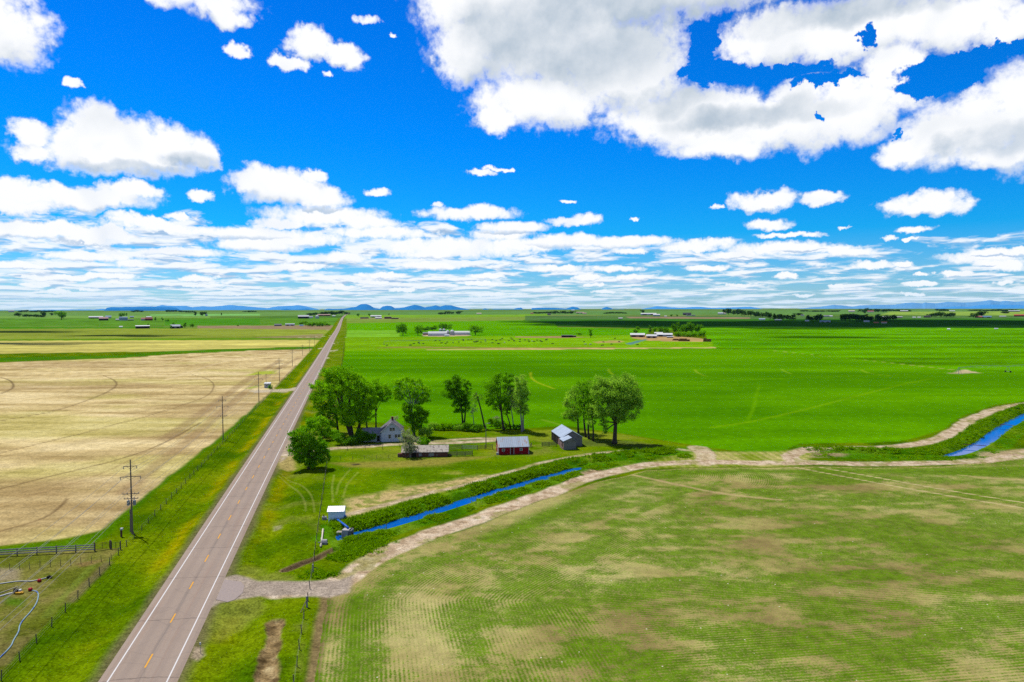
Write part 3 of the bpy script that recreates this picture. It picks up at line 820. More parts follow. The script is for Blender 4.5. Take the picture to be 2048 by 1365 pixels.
def azel(px, py):
    d = ray(px, py).normalized(); return math.atan2(d.x, d.y), math.asin(d.z)
def blob_q(p, blobs):
    """smallest normalised squared distance to a set of ellipses on the sky"""
    q = None
    for (bx, by, rx, ry) in blobs:
        a, e = azel(bx, by); a2, _ = azel(bx + rx, by); _, e2 = azel(bx, by - ry)
        ix, iy = 1 / abs(a2 - a), 1 / abs(e2 - e)
        v = nt.vm('MULTIPLY_ADD', p, (ix, iy, 0), (-a * ix, -e * iy, 0))
        d = nt.vm('DOT_PRODUCT', v, v)
        q = d if q is None else nt.math('SMOOTH_MIN', q, d, .25)
    return q
nA = nt.node('ShaderNodeTexNoise'); nt.put(nA.inputs['Vector'], P0); nA.inputs['Scale'].default_value = 13; nA.inputs['Detail'].default_value = 5; nA.inputs['Roughness'].default_value = .58
warp = nt.vm('MULTIPLY_ADD', nt.vm('SUBTRACT', nA.outputs['Color'], (.5, .5, .5)), (.105, .062, 0), P0)
BIG = [(0,40,90,90),(-60,20,110,110),
       (390,0,135,34),(455,38,50,26),(330,-10,80,26),
       (1090,70,230,130),(950,-10,150,80),(930,100,78,70),(1090,205,150,58),(995,236,56,24),(1240,120,160,120),(1330,230,130,66),(1430,245,190,68),(1580,240,170,70),(1700,215,140,74),
       (1560,75,150,60),(1700,60,220,75),(1880,40,190,70),(1300,-30,420,80),(2020,50,90,55),(1450,290,140,28),(1780,150,80,60),
       (1945,258,160,80),(2060,235,150,112),(1840,292,84,34),(1990,312,120,32)]
MED = [(195,262,72,60),(150,290,80,45),(255,290,92,62),(345,290,82,44),(230,318,165,40),(60,262,46,34),(70,300,38,28),(400,308,36,34),
       (40,385,150,30),(170,402,150,30),(260,385,70,20),(40,412,90,18),(60,462,130,22),(300,452,90,16),(190,476,120,18),
       (510,355,66,32),(570,375,90,38),(630,392,74,26),(625,350,30,14),
       (620,90,50,30),(680,108,52,26),(570,120,38,18),(480,98,26,15),(138,163,24,13),
       (1525,394,70,23),(1646,391,48,18),(1845,407,100,24),(397,392,33,14)]
SML = [(757,385,26,8),(650,432,130,22),(560,448,60,12),(730,445,70,16),(940,428,105,14),(960,420,40,12),(875,411,12,6),(1150,444,58,9),(1175,438,30,12),
       (1540,450,48,12),(1580,471,75,6),(1830,460,44,7),(960,345,30,6),(990,338,22,5),(1015,341,12,5),(735,40,25,10),(785,70,8,5),(650,148,10,6),
       (1960,515,110,13),(2010,530,70,12),(1990,507,60,10),(1740,530,40,10),(1435,414,12,4),(1135,404,16,3),(1270,440,10,4),(1690,456,10,3),(360,434,36,7),(250,440,40,8),
       (1780,478,20,5),(1820,478,12,4),(1380,495,90,12),(1560,498,130,14),(1660,500,70,9),(1420,488,60,12),(900,495,190,22),(1000,470,70,14),(560,478,150,18),(1050,490,110,16),(760,465,120,14)]
_r = random.Random(21)
ROW = []
for yy, n_, rx_, ry_ in ((462,5,95,13),(486,7,88,12),(510,8,76,10),(533,9,62,8),(553,10,50,6.5),(571,11,42,5),(586,11,36,4)):
    for k in range(n_):
        x = -60 + (2160)*(k + _r.uniform(.1,.9))/n_; right = x > 1250
        if yy < 480 and x > 1150: continue
        w = rx_*_r.uniform(.6,1.45)*(.62 if right else 1)
        ROW.append((x, yy + _r.uniform(-7,7) + (14 if right and yy < 500 else 0), w, ry_*_r.uniform(.8,1.3)*(.85 if right else 1)))
HOLES = [(1405,92,30,46),(1420,142,56,22),(1540,146,120,13),(1650,158,70,10),(1738,72,18,24),(1870,138,95,20),(1985,104,80,14),(1845,172,60,24),(1640,235,13,9),(1795,264,15,13),(1900,168,60,16)]
def noise2(vec, scale, detail, rough):
    n = nt.node('ShaderNodeTexNoise'); n.noise_dimensions = '2D'; nt.put(n.inputs['Vector'], vec); n.inputs['Scale'].default_value = scale; n.inputs['Detail'].default_value = detail; n.inputs['Roughness'].default_value = rough
    return n
def billow(vec, scale, detail=3.0):
    v = nt.node('ShaderNodeTexVoronoi'); v.voronoi_dimensions = '2D'; v.feature = 'SMOOTH_F1'; nt.put(v.inputs['Vector'], vec); v.inputs['Scale'].default_value = scale
    v.inputs['Detail'].default_value = detail; v.inputs['Roughness'].default_value = .62; v.inputs['Smoothness'].default_value = .35; v.normalize = True
    return nt.math('SUBTRACT', 1.0, v.outputs['Distance'])
def wv(n, ax, ay): return nt.vm('MULTIPLY_ADD', nt.vm('SUBTRACT', n.outputs['Color'], (.5, .5, .5)), (ax, ay, 0), P0)
nC = noise2(P0, 55, 4, .6)
Pd = wv(nC, .010, .008)
nB = nt.math('ADD', nt.math('MULTIPLY', billow(Pd, 34), .62), nt.math('MULTIPLY', noise2(P0, 64, 5, .62).outputs['Fac'], .55))
q1 = blob_q(warp, BIG)
W2 = nt.vm('ADD', wv(nA, .062, .042), nt.vm('MULTIPLY', nt.vm('SUBTRACT', nC.outputs['Color'], (.5, .5, .5)), (.022, .016, 0)))
q2 = blob_q(W2, MED)
q3 = blob_q(wv(nC, .026, .013), SML)
qh = blob_q(wv(nC, .040, .030), HOLES)
Wr = wv(nC, .030, .009)
qr = blob_q(Wr, ROW); qru = blob_q(nt.vm('ADD', Wr, (0, .0042, 0)), ROW)
D1 = nt.math('SUBTRACT', nt.math('SUBTRACT', 1.0, q1), nt.ss(qh, 1.5, .15, 0, 1.7))
D2 = nt.math('SUBTRACT', 1.0, q2); D3 = nt.math('SUBTRACT', 1.0, q3)
Dm = nt.math('MAXIMUM', nt.math('MAXIMUM', D1, nt.math('MULTIPLY', nt.math('SUBTRACT', 1.0, qr), .95)), nt.math('MAXIMUM', D2, nt.math('MULTIPLY', D3, .8)))
dens = nt.math('ADD', nt.math('MAXIMUM', Dm, -1.4), nt.math('MULTIPLY_ADD', nB, 1.75, -1.13))
# the same field a little higher: where cloud thickens upwards we look at an underside
up = (0, .016, 0)
q2u = blob_q(nt.vm('ADD', W2, up), MED); q1u = blob_q(nt.vm('ADD', warp, (-.012, .024, 0)), BIG)
def under_f(q, qu, k): return nt.math('MULTIPLY', nt.math('MULTIPLY', nt.math('SUBTRACT', q, qu), k), nt.ss(q, 1.7, 1.0))
base_f = nt.math('MAXIMUM', under_f(q2, q2u, 1.0), under_f(q1, q1u, .9))
base_f = nt.math('MAXIMUM', base_f, under_f(qr, qru, 1.25))
# the far cloud fields, foreshortened towards the horizon
lg = nt.math('LOGARITHM', nt.math('ADD', elc, .022), 2.71828)
ch = nt.node('ShaderNodeCombineXYZ'); nt.put(ch.inputs[0], nt.math('MULTIPLY', az_, 14.0)); nt.put(ch.inputs[1], nt.math('MULTIPLY', lg, 6.0))
H0 = ch.outputs[0]
hw = noise2(H0, .9, 3, .55)
H1 = nt.vm('MULTIPLY_ADD', nt.vm('SUBTRACT', hw.outputs['Color'], (.5, .5, .5)), (1.0, .35, 0), H0)
h1 = noise2(H1, 1.0, 7, .60).outputs['Fac']; h2 = noise2(nt.vm('ADD', H1, (-.06, .26, 0)), 1.0, 4, .55).outputs['Fac']
h1s = noise2(H1, 1.0, 4, .55).outputs['Fac']
azl = nt.ss(az_, rad(16), rad(-10))                              # more cloud to the left
top_el = nt.math('MULTIPLY_ADD', azl, rad(1.9), rad(5.0))
band = nt.ss(elc, nt.math('ADD', top_el, rad(1.5)), nt.math('SUBTRACT', top_el, rad(.9)))
low = nt.ss(elc, rad(3.4), rad(.6))
cov = nt.math('ADD', nt.math('MULTIPLY_ADD', azl, .22, -.02), nt.math('MULTIPLY', low, .14))
hd = nt.math('ADD', nt.math('MULTIPLY_ADD', h1, 2.8, -1.4), nt.math('ADD', cov, nt.math('MULTIPLY_ADD', band, 1.1, -1.1)))
# sky behind and above the viewer keeps loose cloud too
gen = nt.noise(tc, 2.2, 6, .6)
front = nt.ss(sx.outputs[1], .45, .68); front = nt.math('MULTIPLY', front, nt.ss(elc, rad(31), rad(26)))
gd_ = nt.math('SUBTRACT', nt.math('MULTIPLY_ADD', gen, 2.6, -1.25), nt.math('MULTIPLY', front, 4.0))
a1 = nt.ss(dens, -.22, .74); a2 = nt.ss(hd, -.20, .42); a3 = nt.ss(gd_, 0, .4)
alpha = nt.math('MAXIMUM', nt.math('MAXIMUM', a1, nt.math('MULTIPLY', a2, .93)), a3)
# light on the clouds: tops white, undersides and thick cores grey
SHD = [(1140,95,190,70),(1230,25,240,45),(1050,50,110,55),(1500,235,160,20),(1990,280,90,28),(392,322,50,16),(270,342,120,12),(1700,20,190,26),(1330,200,90,30)]
qs = blob_q(warp, SHD)
lowf = nA.outputs['Fac']
core = nt.math('MULTIPLY', nt.ss(qs, 2.6, .0), nt.math('MULTIPLY_ADD', lowf, 1.9, -.22, clamp=True))
und = nt.math('MULTIPLY', nt.ss(base_f, .05, 1.0), .78)
inner = nt.ss(nt.math('ADD', dens, nt.math('MULTIPLY', lowf, .5)), .2, .9)
nS = billow(wv(nA, .03, .02), 13, 1.5)
bil = nt.math('MULTIPLY_ADD', nS, -1.2, .79, clamp=True)
sh1 = nt.math('MULTIPLY', nt.math('ADD', nt.math('ADD', core, und), bil, clamp=True), inner)
sh2 = nt.math('ADD', nt.math('MULTIPLY', nt.math('SUBTRACT', h2, h1s), 6.5), nt.math('MULTIPLY_ADD', nt.ss(hd, .2, 1.1), .26, .14), clamp=True)
w1 = nt.ss(a1, .15, .7)
shd = nt.math('ADD', nt.math('MULTIPLY', sh1, w1), nt.math('MULTIPLY', sh2, nt.math('SUBTRACT', 1.0, w1)))
cl_hi = (10.1, 10.2, 10.4); 
cl_lo = nt.mix(nt.ss(elc, rad(2), rad(14)), (3.7, 5.4, 7.8), (4.8, 5.7, 6.7))
clc = nt.mix(shd, cl_hi, cl_lo)
hazecol = nt.mix(nt.ss(elc, rad(2.6), rad(0)), clc, nt.mix(.5, clc, (6.2, 8.2, 9.6)))
final = nt.mix(alpha, skyc, hazecol)
# below the horizon: dull ground light
final = nt.mix(nt.ss(sx.outputs[2], -.002, -.03), final, (.9, 1.2, .6))
nt.put(bg.inputs['Color'], final)
W.cycles.sampling_method = 'MANUAL'; W.cycles.sample_map_resolution = 512

scene.view_settings.view_transform = 'Standard'; scene.view_settings.look = 'None'
scene.view_settings.exposure = 0.38; scene.view_settings.gamma = 1.0
cy = scene.cycles
cy.max_bounces = 6; cy.diffuse_bounces = 2; cy.glossy_bounces = 2; cy.transmission_bounces = 2; cy.transparent_max_bounces = 6; cy.volume_bounces = 1
cy.use_denoising = False; cy.denoiser = 'OPENIMAGEDENOISE'; cy.denoising_input_passes = 'RGB_ALBEDO_NORMAL'; cy.denoising_prefilter = 'ACCURATE'; cy.caustics_reflective = False; cy.caustics_refractive = False
cy.use_adaptive_sampling = True; cy.adaptive_threshold = .008; cy.adaptive_min_samples = 48

# ------------------------------------------------------------------ hills on the horizon
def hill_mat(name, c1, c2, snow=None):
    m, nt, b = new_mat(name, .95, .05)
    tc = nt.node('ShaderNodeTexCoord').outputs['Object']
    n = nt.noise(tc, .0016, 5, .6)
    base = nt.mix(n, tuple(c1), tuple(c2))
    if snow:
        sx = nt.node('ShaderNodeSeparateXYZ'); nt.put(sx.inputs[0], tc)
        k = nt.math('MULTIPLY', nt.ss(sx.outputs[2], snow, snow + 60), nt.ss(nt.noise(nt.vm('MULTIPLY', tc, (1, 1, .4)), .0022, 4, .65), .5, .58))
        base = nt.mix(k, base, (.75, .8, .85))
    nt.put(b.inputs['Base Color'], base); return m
M_HILL = hill_mat('hazed_scrub', (.001, .085, .24), (.003, .12, .30)); M_HILL_FAR = hill_mat('hazed_scrub_far', (.02, .14, .32), (.04, .18, .38))  # blue of distant haze painted into the scrub colours
M_MTN = hill_mat('hazed_rock', (.05, .16, .30), (.08, .20, .34), 330)  # haze blue mixed into the rock colour as well
def hills(name, prof, dist, depth, m, steep=.5, rough=.12, seed=0):
    prof = np.array(prof, float)
    n = int((prof[-1,0]-prof[0,0]) / 1.2) + 8
    pxs = np.linspace(prof[0,0], prof[-1,0], n); pys = np.interp(pxs, prof[:,0], prof[:,1])
    pys = pys + (fbm(pxs, pxs*0+seed, 9, 3, seed) - .5) * 1.1
    ts = np.concatenate([np.linspace(-1, 0, 10), np.linspace(.12, 1, 7)])
    V = []
    for x, yv in zip(pxs, pys):
        d = ray(x, yv); h = math.hypot(d.x, d.y); ux, uy = d.x/h, d.y/h
        top = max(CAM_H + d.z/h*dist, 5)
        for t in ts:
            k = (1 - abs(t)) ** (steep if t < 0 else 1)
            r = dist + t*depth
            wob = (float(fbm(np.array([x*40.]), np.array([r]), 900, 4, seed+3)[0]) - .5) * rough * top * (1 if -1 < t < 0 else 0) * 2 * (1-abs(t))*abs(t)*2
            V.append((ux*r, uy*r, -60 + (top+60)*k + wob))
    k = len(ts)
    Fc = [(i*k+j, (i+1)*k+j, (i+1)*k+j+1, i*k+j+1) for i in range(n-1) for j in range(k-1)]
    o = link(name, fast_mesh(name, np.array(V), np.array(Fc), [m], smooth=True)); tag(o, kind='structure'); return o
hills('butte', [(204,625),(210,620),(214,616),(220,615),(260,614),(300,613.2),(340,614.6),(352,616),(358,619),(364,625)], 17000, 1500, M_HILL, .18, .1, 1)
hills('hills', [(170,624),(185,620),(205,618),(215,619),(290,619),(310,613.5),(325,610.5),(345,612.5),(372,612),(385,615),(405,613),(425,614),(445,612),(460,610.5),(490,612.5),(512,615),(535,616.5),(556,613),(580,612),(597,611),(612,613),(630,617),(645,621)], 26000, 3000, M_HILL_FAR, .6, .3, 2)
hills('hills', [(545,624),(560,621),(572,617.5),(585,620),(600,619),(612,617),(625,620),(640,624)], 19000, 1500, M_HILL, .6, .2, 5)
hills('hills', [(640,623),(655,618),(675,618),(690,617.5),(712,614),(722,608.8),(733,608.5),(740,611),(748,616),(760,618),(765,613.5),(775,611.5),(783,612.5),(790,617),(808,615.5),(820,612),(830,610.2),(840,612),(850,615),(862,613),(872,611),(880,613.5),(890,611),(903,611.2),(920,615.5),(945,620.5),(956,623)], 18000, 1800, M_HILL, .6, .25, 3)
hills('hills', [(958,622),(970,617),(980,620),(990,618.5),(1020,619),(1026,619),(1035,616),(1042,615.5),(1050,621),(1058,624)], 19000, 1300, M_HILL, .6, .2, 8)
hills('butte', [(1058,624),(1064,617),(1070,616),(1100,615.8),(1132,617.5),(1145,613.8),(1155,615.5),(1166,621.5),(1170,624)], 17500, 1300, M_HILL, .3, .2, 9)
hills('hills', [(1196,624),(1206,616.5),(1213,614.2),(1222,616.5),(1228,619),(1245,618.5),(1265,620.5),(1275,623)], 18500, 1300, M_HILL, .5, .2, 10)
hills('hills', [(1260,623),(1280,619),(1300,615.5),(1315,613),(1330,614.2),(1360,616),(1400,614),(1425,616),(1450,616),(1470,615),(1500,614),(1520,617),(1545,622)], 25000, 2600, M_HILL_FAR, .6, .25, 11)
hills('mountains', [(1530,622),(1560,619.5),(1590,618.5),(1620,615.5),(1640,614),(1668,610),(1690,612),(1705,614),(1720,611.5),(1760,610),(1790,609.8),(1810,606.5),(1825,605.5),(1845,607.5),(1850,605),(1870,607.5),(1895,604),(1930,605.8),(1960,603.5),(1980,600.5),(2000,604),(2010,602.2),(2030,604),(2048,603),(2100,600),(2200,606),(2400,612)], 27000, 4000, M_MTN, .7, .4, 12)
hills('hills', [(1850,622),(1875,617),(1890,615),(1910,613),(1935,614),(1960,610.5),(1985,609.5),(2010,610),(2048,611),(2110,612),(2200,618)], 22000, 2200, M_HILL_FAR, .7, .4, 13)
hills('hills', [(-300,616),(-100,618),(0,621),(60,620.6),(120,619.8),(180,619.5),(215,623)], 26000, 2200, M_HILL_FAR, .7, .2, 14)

# ------------------------------------------------------------------ the air
def haze():
    m = bpy.data.materials.new('haze_air'); m.use_nodes = True; m.node_tree.nodes.clear(); n = NT(m.node_tree)
    o_ = n.node('ShaderNodeOutputMaterial'); v = n.node('ShaderNodeVolumePrincipled')
    v.inputs['Color'].default_value = (.22, .58, 1.0, 1); v.inputs['Density'].default_value = 0.5e-5; v.inputs['Anisotropy'].default_value = 0.0
    n.l.new(v.outputs[0], o_.inputs['Volume'])
    mb = MB(); mb.box(-40000, 40000, -2500, 36000, -64, 520)
    o = mb.build('haze', [m]); tag(o, kind='stuff'); o['label'] = 'thin blue air over the plain'
    return o
haze()

# ------------------------------------------------------------------ unseen clouds above the frame, placed to cast shadows on the far fields
def cloud_mat():
    m = bpy.data.materials.new('cloud_white'); m.use_nodes = True; n = NT(m.node_tree); m.node_tree.nodes.clear()
    o_ = n.node('ShaderNodeOutputMaterial'); d = n.node('ShaderNodeBsdfDiffuse'); d.inputs['Color'].default_value = (.9, .9, .92, 1)
    t = n.node('ShaderNodeBsdfTransparent'); mx = n.node('ShaderNodeMixShader')
    tc = n.node('ShaderNodeTexCoord').outputs['Object']
    n.put(mx.inputs[0], n.ss(n.noise(tc, .006, 4, .6), .35, .55, .2, .5))
    n.l.new(t.outputs[0], mx.inputs[1]); n.l.new(d.outputs[0], mx.inputs[2]); n.l.new(mx.outputs[0], o_.inputs['Surface']); return m
M_CLOUD = cloud_mat()
def shadow_cloud(px, py, ax, ay, seed, alt=2000):
    r = random.Random(seed); P = G(px, py); C = P + SUN_DIR * (alt / SUN_DIR.z)
    mb = MB()
    for _ in range(11):
        a = r.uniform(0, 6.28); q = r.uniform(0, .8) ** .7
        x, y = math.cos(a)*q*ax, math.sin(a)*q*ay; R = r.uniform(.28, .5)
        n1, n2 = 12, 8; vs = []; fs = []
        for i in range(n2+1):
            th = math.pi*i/n2
            for k in range(n1):
                ph = 2*math.pi*k/n1; w = 1 + r.uniform(-.10, .10)
                zz = math.cos(th)*w; zz = zz if zz > 0 else zz*.25
                vs.append((x + math.sin(th)*math.cos(ph)*ax*R*w, y + math.sin(th)*math.sin(ph)*ay*R*w, zz*min(ax, ay)*R*.8))
        for i in range(n2):
            for k in range(n1): fs.append((i*n1+k, (i+1)*n1+k, (i+1)*n1+(k+1) % n1, i*n1+(k+1) % n1))
        mb.add(vs, fs)
    o = mb.build('shadow_cloud', [M_CLOUD], None, True); o.location = C; tag(o, kind='structure')
for k, (px, py, ax, ay) in enumerate([(1190,645,300,420),(1400,647,420,520),(1660,648,420,520),(1930,648,420,560),(2200,648,420,520),(255,672,110,70),(40,664,200,80),(20,688,110,40),(1650,675,130,40),(1150,650,160,60)]):
    shadow_cloud(px, py, ax, ay, 40 + k)
#@@PART4

# ------------------------------------------------------------------ plants
M_BARK = mat('bark', A(92,80,66), .95, .4, 3.0); M_BARK_PALE = mat('pale_bark', A(178,172,160), .9, .25, 3.0)
L_MID = leaf_mat('leaf_mid', A(46,88,4,.56), A(102,144,16,.56)); L_BRIGHT = leaf_mat('leaf_bright', A(54,98,4,.54), A(118,156,14,.54))
L_DARK = leaf_mat('leaf_dark', A(40,76,6,.55), A(80,120,16,.55)); L_OLIVE = leaf_mat('leaf_olive', A(62,94,20,.44), A(116,142,44,.44))
L_GREY = leaf_mat('leaf_grey', A(120,128,92,1.2), A(180,186,150,1.2)); L_FAR = leaf_mat('leaf_far', A(26,54,26,.9), A(62,92,38,.9))
L_SHRUB = leaf_mat('leaf_shrub', A(56,94,0,.62), A(104,142,6,.62)); L_REED = leaf_mat('reed_blade', A(66,104,0,.75), A(118,148,4,.75))

def leaf_cloud(lobes, leaf, dens, seed, clump=.30):
    """lobes (x, y, z, rx, ry, rz): leaf-sized faces gathered in sprays through the volume"""
    r = np.random.default_rng(seed); Cs = []; vs = []
    for (x, y, z, rx, ry, rz) in lobes:
        vol = (rx * ry * rz) ** (1/3)
        ncl = max(6, int(20 * dens ** .5))
        n = int(dens * 34 * vol ** 2 / leaf ** 2)
        per = max(4, n // ncl)
        for _ in range(ncl):
            d = r.normal(size=3); d /= np.linalg.norm(d)
            q = d * (r.uniform(.25, 1.0) ** .45)
            c = np.array([x + q[0]*rx, y + q[1]*ry, z + q[2]*rz])
            rad_ = vol * clump * r.uniform(.7, 1.35)
            p = r.normal(size=(per, 3)) * np.array([.62, .62, .45]) * rad_ + c
            Cs.append(p); vs.append(np.clip(r.uniform(.05, .95) * .6 + r.random(per) * .4, 0, 1))
    P = np.vstack(Cs); v = np.concatenate(vs); n = len(P)
    a = r.normal(size=(n, 3)); a /= np.linalg.norm(a, axis=1)[:, None]
    b = r.normal(size=(n, 3)); b -= a * (a*b).sum(1)[:, None]; b /= np.linalg.norm(b, axis=1)[:, None]
    sz = leaf * r.uniform(.6, 1.3, n)[:, None]
    V = np.stack([P - a*sz*.55, P + b*sz*.38, P + a*sz*.55, P - b*sz*.38], 1).reshape(-1, 3)
    return V, np.arange(n*4).reshape(-1, 4), np.repeat(v, 4)

def bez(p0, p1, p2, n=6):
    return [p0*(1-t)**2 + p1*2*t*(1-t) + p2*t*t for t in np.linspace(0, 1, n)]

def wood(mb, trunks, lobes, seed, thick, bare=0):
    """trunks: list of (base, fork); limbs run from the forks into the lobes"""
    r = random.Random(seed)
    forks = []
    for (b0, f0) in trunks:
        b0 = Vector(b0); f0 = Vector(f0); h = (f0 - b0).length
        mid = (b0 + f0) / 2 + Vector((r.uniform(-.06, .06)*h, r.uniform(-.05, .05)*h, 0))
        pts = bez(b0 - Vector((0,0,.4)), mid, f0, 6)
        mb.tube(pts, [thick*1.35, thick*1.0, thick*.9, thick*.85, thick*.8, thick*.72], 8)
        forks.append(f0)
    for (x, y, z, rx, ry, rz) in lobes:
        c = Vector((x, y, z)); f = min(forks, key=lambda q: (Vector((q.x-x, (q.y-y)*.5, 0))).length)
        dl = (c - f).length; k = max(.25, min(.62, .3 + rx/8))*thick
        mid = f*.5 + c*.5 + Vector((0, 0, .12*dl)) - Vector(((x-f.x)*.12, 0, 0))
        pts = bez(f, mid, c, 6)
        mb.tube(pts, [k, k*.85, k*.7, k*.55, k*.4, k*.28], 6)
        for _ in range(5 + bare):
            d = Vector((r.uniform(-1,1)*rx, r.uniform(-1,1)*ry, r.uniform(-.5,1)*rz)) * .9
            s = pts[r.choice((3,4,5))]
            mb.tube([s, s + d*.5 + Vector((0,0,.08*dl)), c*.4 + s*.6 + d], [k*.3, k*.2, k*.06], 5)

def near_tree(name, label, cat, base, lobes_px, trunks_px, lm, dens=1.0, leaf=.42, thick=.38, bark=None, seed=1, group=None, clump=.30, bare=0, depth=1.0):
    """lobes_px: (px, py, rx, ry[, dy metres]) as seen on the photograph, turned into metres at the tree's own distance"""
    P = GT(*base); s = MPP(P); r = random.Random(seed*7+1)
    lobes = []
    for l in lobes_px:
        x = (l[0]-base[0])*s; z = (base[1]-l[1])*s*1.02; rx = l[2]*s; rz = l[3]*s
        y = l[4] if len(l) > 4 else r.uniform(-.55, .55)*rx*depth
        lobes.append((x, y, z, rx*1.12, rx*1.12*min(1.1, max(.7, depth)), rz*1.12))
    trunks = []
    for t in trunks_px:
        (bx, by), (fx, fy) = t[0], t[1]
        Pb = GT(bx, by); trunks.append(((Pb.x-P.x, Pb.y-P.y, 0), ((fx-base[0])*s, Pb.y-P.y, (by-fy)*s)))
    root = empty(name, P, label, cat, group)
    mb = MB(); wood(mb, trunks, lobes, seed, thick, bare); mb.build('trunk', [bark or M_BARK], root, True)
    V, Fq, v = leaf_cloud(lobes, leaf, dens, seed, clump)
    me = fast_mesh('crown', V, Fq, [lm]); fattr(me, 'v', v); link('crown', me, root)
    return root

def shrub(label, base, lobes_px, lm, dens=1.3, leaf=.34, seed=1, group=None, cat='shrub', name='shrub', bark=None):
    P = GT(*base); s = MPP(P); r = random.Random(seed)
    lobes = []
    for l in lobes_px:
        lobes.append(((l[0]-base[0])*s, r.uniform(-.3,.3)*l[2]*s, (base[1]-l[1])*s, l[2]*s*.85, l[2]*s*.85, l[3]*s*.85))
    V, Fq, v = leaf_cloud(lobes, leaf, dens, seed, .34)
    V[:, 2] = np.maximum(V[:, 2], -.1)
    mb = MB()
    for (x, y, z, rx, ry, rz) in lobes:
        for k in range(3): mb.tube([(x*.5+r.uniform(-.2,.2), y*.5, -.2), (x+r.uniform(-.4,.4)*rx, y+r.uniform(-.4,.4)*ry, z+rz*.4)], [.07, .02], 5)
    nb = len(mb.f)
    mw = mb.mesh('w', [M_BARK]); vw = np.array([x.co[:] for x in mw.vertices])
    root = empty(name, P, label, cat, group)
    me = fast_mesh('foliage', V, Fq, [lm]); fattr(me, 'v', v); link('foliage', me, root)
    mw.name = 'stems'; link('stems', mw, root)
    return root

near_tree('cottonwood_tree', 'large spreading cottonwood with a forked grey trunk, rightmost tree of the farmyard', 'tree', (1229,888),
  [(1205,792,24,24),(1222,775,26,18),(1248,772,24,18),(1262,795,22,20),(1268,812,15,14),(1243,800,26,22),(1222,810,20,20),(1250,826,20,14),(1205,818,16,16),(1200,770,16,12),(1236,838,10,8),(1206,846,8,9),(1211,862,5,7)],
  [((1229,888),(1231,846))], L_OLIVE, 1.05, .42, .75, seed=11)
near_tree('cottonwood_tree', 'slim cottonwood with a straight trunk, leftmost of the row of four by the grey shed', 'tree', (1157,866),
  [(1150,795,20,18),(1138,812,12,14),(1158,780,15,12),(1135,830,10,10),(1150,818,16,12),(1150,838,12,8)], [((1157,866),(1155,832))], L_OLIVE, .8, .42, .36, seed=12, group='row of four cottonwoods')
near_tree('cottonwood_tree', 'darker cottonwood leaning left, second of the row of four by the grey shed', 'tree', (1172,875),
  [(1165,775,15,12),(1172,795,15,16),(1180,772,12,10),(1165,815,13,12)], [((1172,875),(1167,826))], L_MID, .85, .42, .36, seed=13, group='row of four cottonwoods')
near_tree('cottonwood_tree', 'cottonwood with a bare lower trunk, third of the row of four by the grey shed', 'tree', (1178,879),
  [(1180,790,13,14),(1185,808,14,14),(1176,825,12,12)], [((1178,879),(1177,834))], L_MID, .8, .42, .34, seed=14, group='row of four cottonwoods')
near_tree('cottonwood_tree', 'short cottonwood nearest the large spreading one, last of the row of four', 'tree', (1186,882),
  [(1190,815,12,14),(1188,832,13,12),(1182,845,8,8)], [((1186,882),(1184,838))], L_OLIVE, .8, .4, .3, seed=15, group='row of four cottonwoods')
# the cluster in the middle
near_tree('cottonwood_tree', 'cottonwood with a dark upright trunk on the left of the middle cluster', 'tree', (1008,860),
  [(985,768,17,14),(1000,760,14,11),(982,788,16,14),(998,790,16,15),(1000,812,14,10),(978,806,9,8)], [((1008,860),(1003,822))], L_MID, .85, .4, .42, seed=21, group='middle cluster of cottonwoods')
near_tree('cottonwood_tree', 'thin trunked cottonwood in the middle of the middle cluster', 'tree', (1022,858),
  [(1018,758,11,10),(1015,780,12,14),(1020,802,13,12),(1012,822,10,8)], [((1022,858),(1014,830))], L_DARK, .8, .4, .24, seed=22, group='middle cluster of cottonwoods')
near_tree('cottonwood_tree', 'greyish half bare cottonwood between dark trunks in the middle cluster', 'tree', (1027,858),
  [(1022,790,12,14),(1030,810,11,12)], [((1027,858),(1022,818))], L_GREY, .4, .36, .22, M_BARK_PALE, seed=23, group='middle cluster of cottonwoods', bare=6)
near_tree('cottonwood_tree', 'pale trunked tall cottonwood on the right of the middle cluster', 'tree', (1044,864),
  [(1040,762,15,11),(1045,780,13,14),(1036,790,14,14),(1048,802,11,14),(1040,818,12,10),(1050,822,7,7)], [((1044,864),(1041,822)), ((1047,862),(1047,825))], L_OLIVE, .85, .4, .32, M_BARK_PALE, seed=24, group='middle cluster of cottonwoods')
near_tree('cottonwood_tree', 'dark green solitary cottonwood left of the leaning bare trunk', 'tree', (926,848),
  [(896,772,10,10),(908,764,12,10),(922,768,11,12),(937,775,6,11),(902,788,14,11),(918,790,14,14),(932,796,9,14),(916,808,12,10),(932,816,9,9),(914,823,7,6)], [((926,848),(923,812)), ((928,848),(931,818))], L_DARK, .95, .4, .34, seed=25)
near_tree('dying_tree', 'leaning nearly bare dark trunk with little foliage beside the solitary cottonwood', 'tree', (970,857),
  [(950,792,7,8),(958,797,8,7),(947,800,6,7)], [((970,857),(953,786))], L_OLIVE, .35, .36, .3, seed=26, bare=3)
near_tree('dead_tree', 'small grey leafless tree at the hedge', 'tree', (948,850),
  [(946,815,9,9),(943,826,8,7)], [((948,850),(946,830))], L_GREY, .14, .3, .17, M_BARK_PALE, seed=27, bare=8)
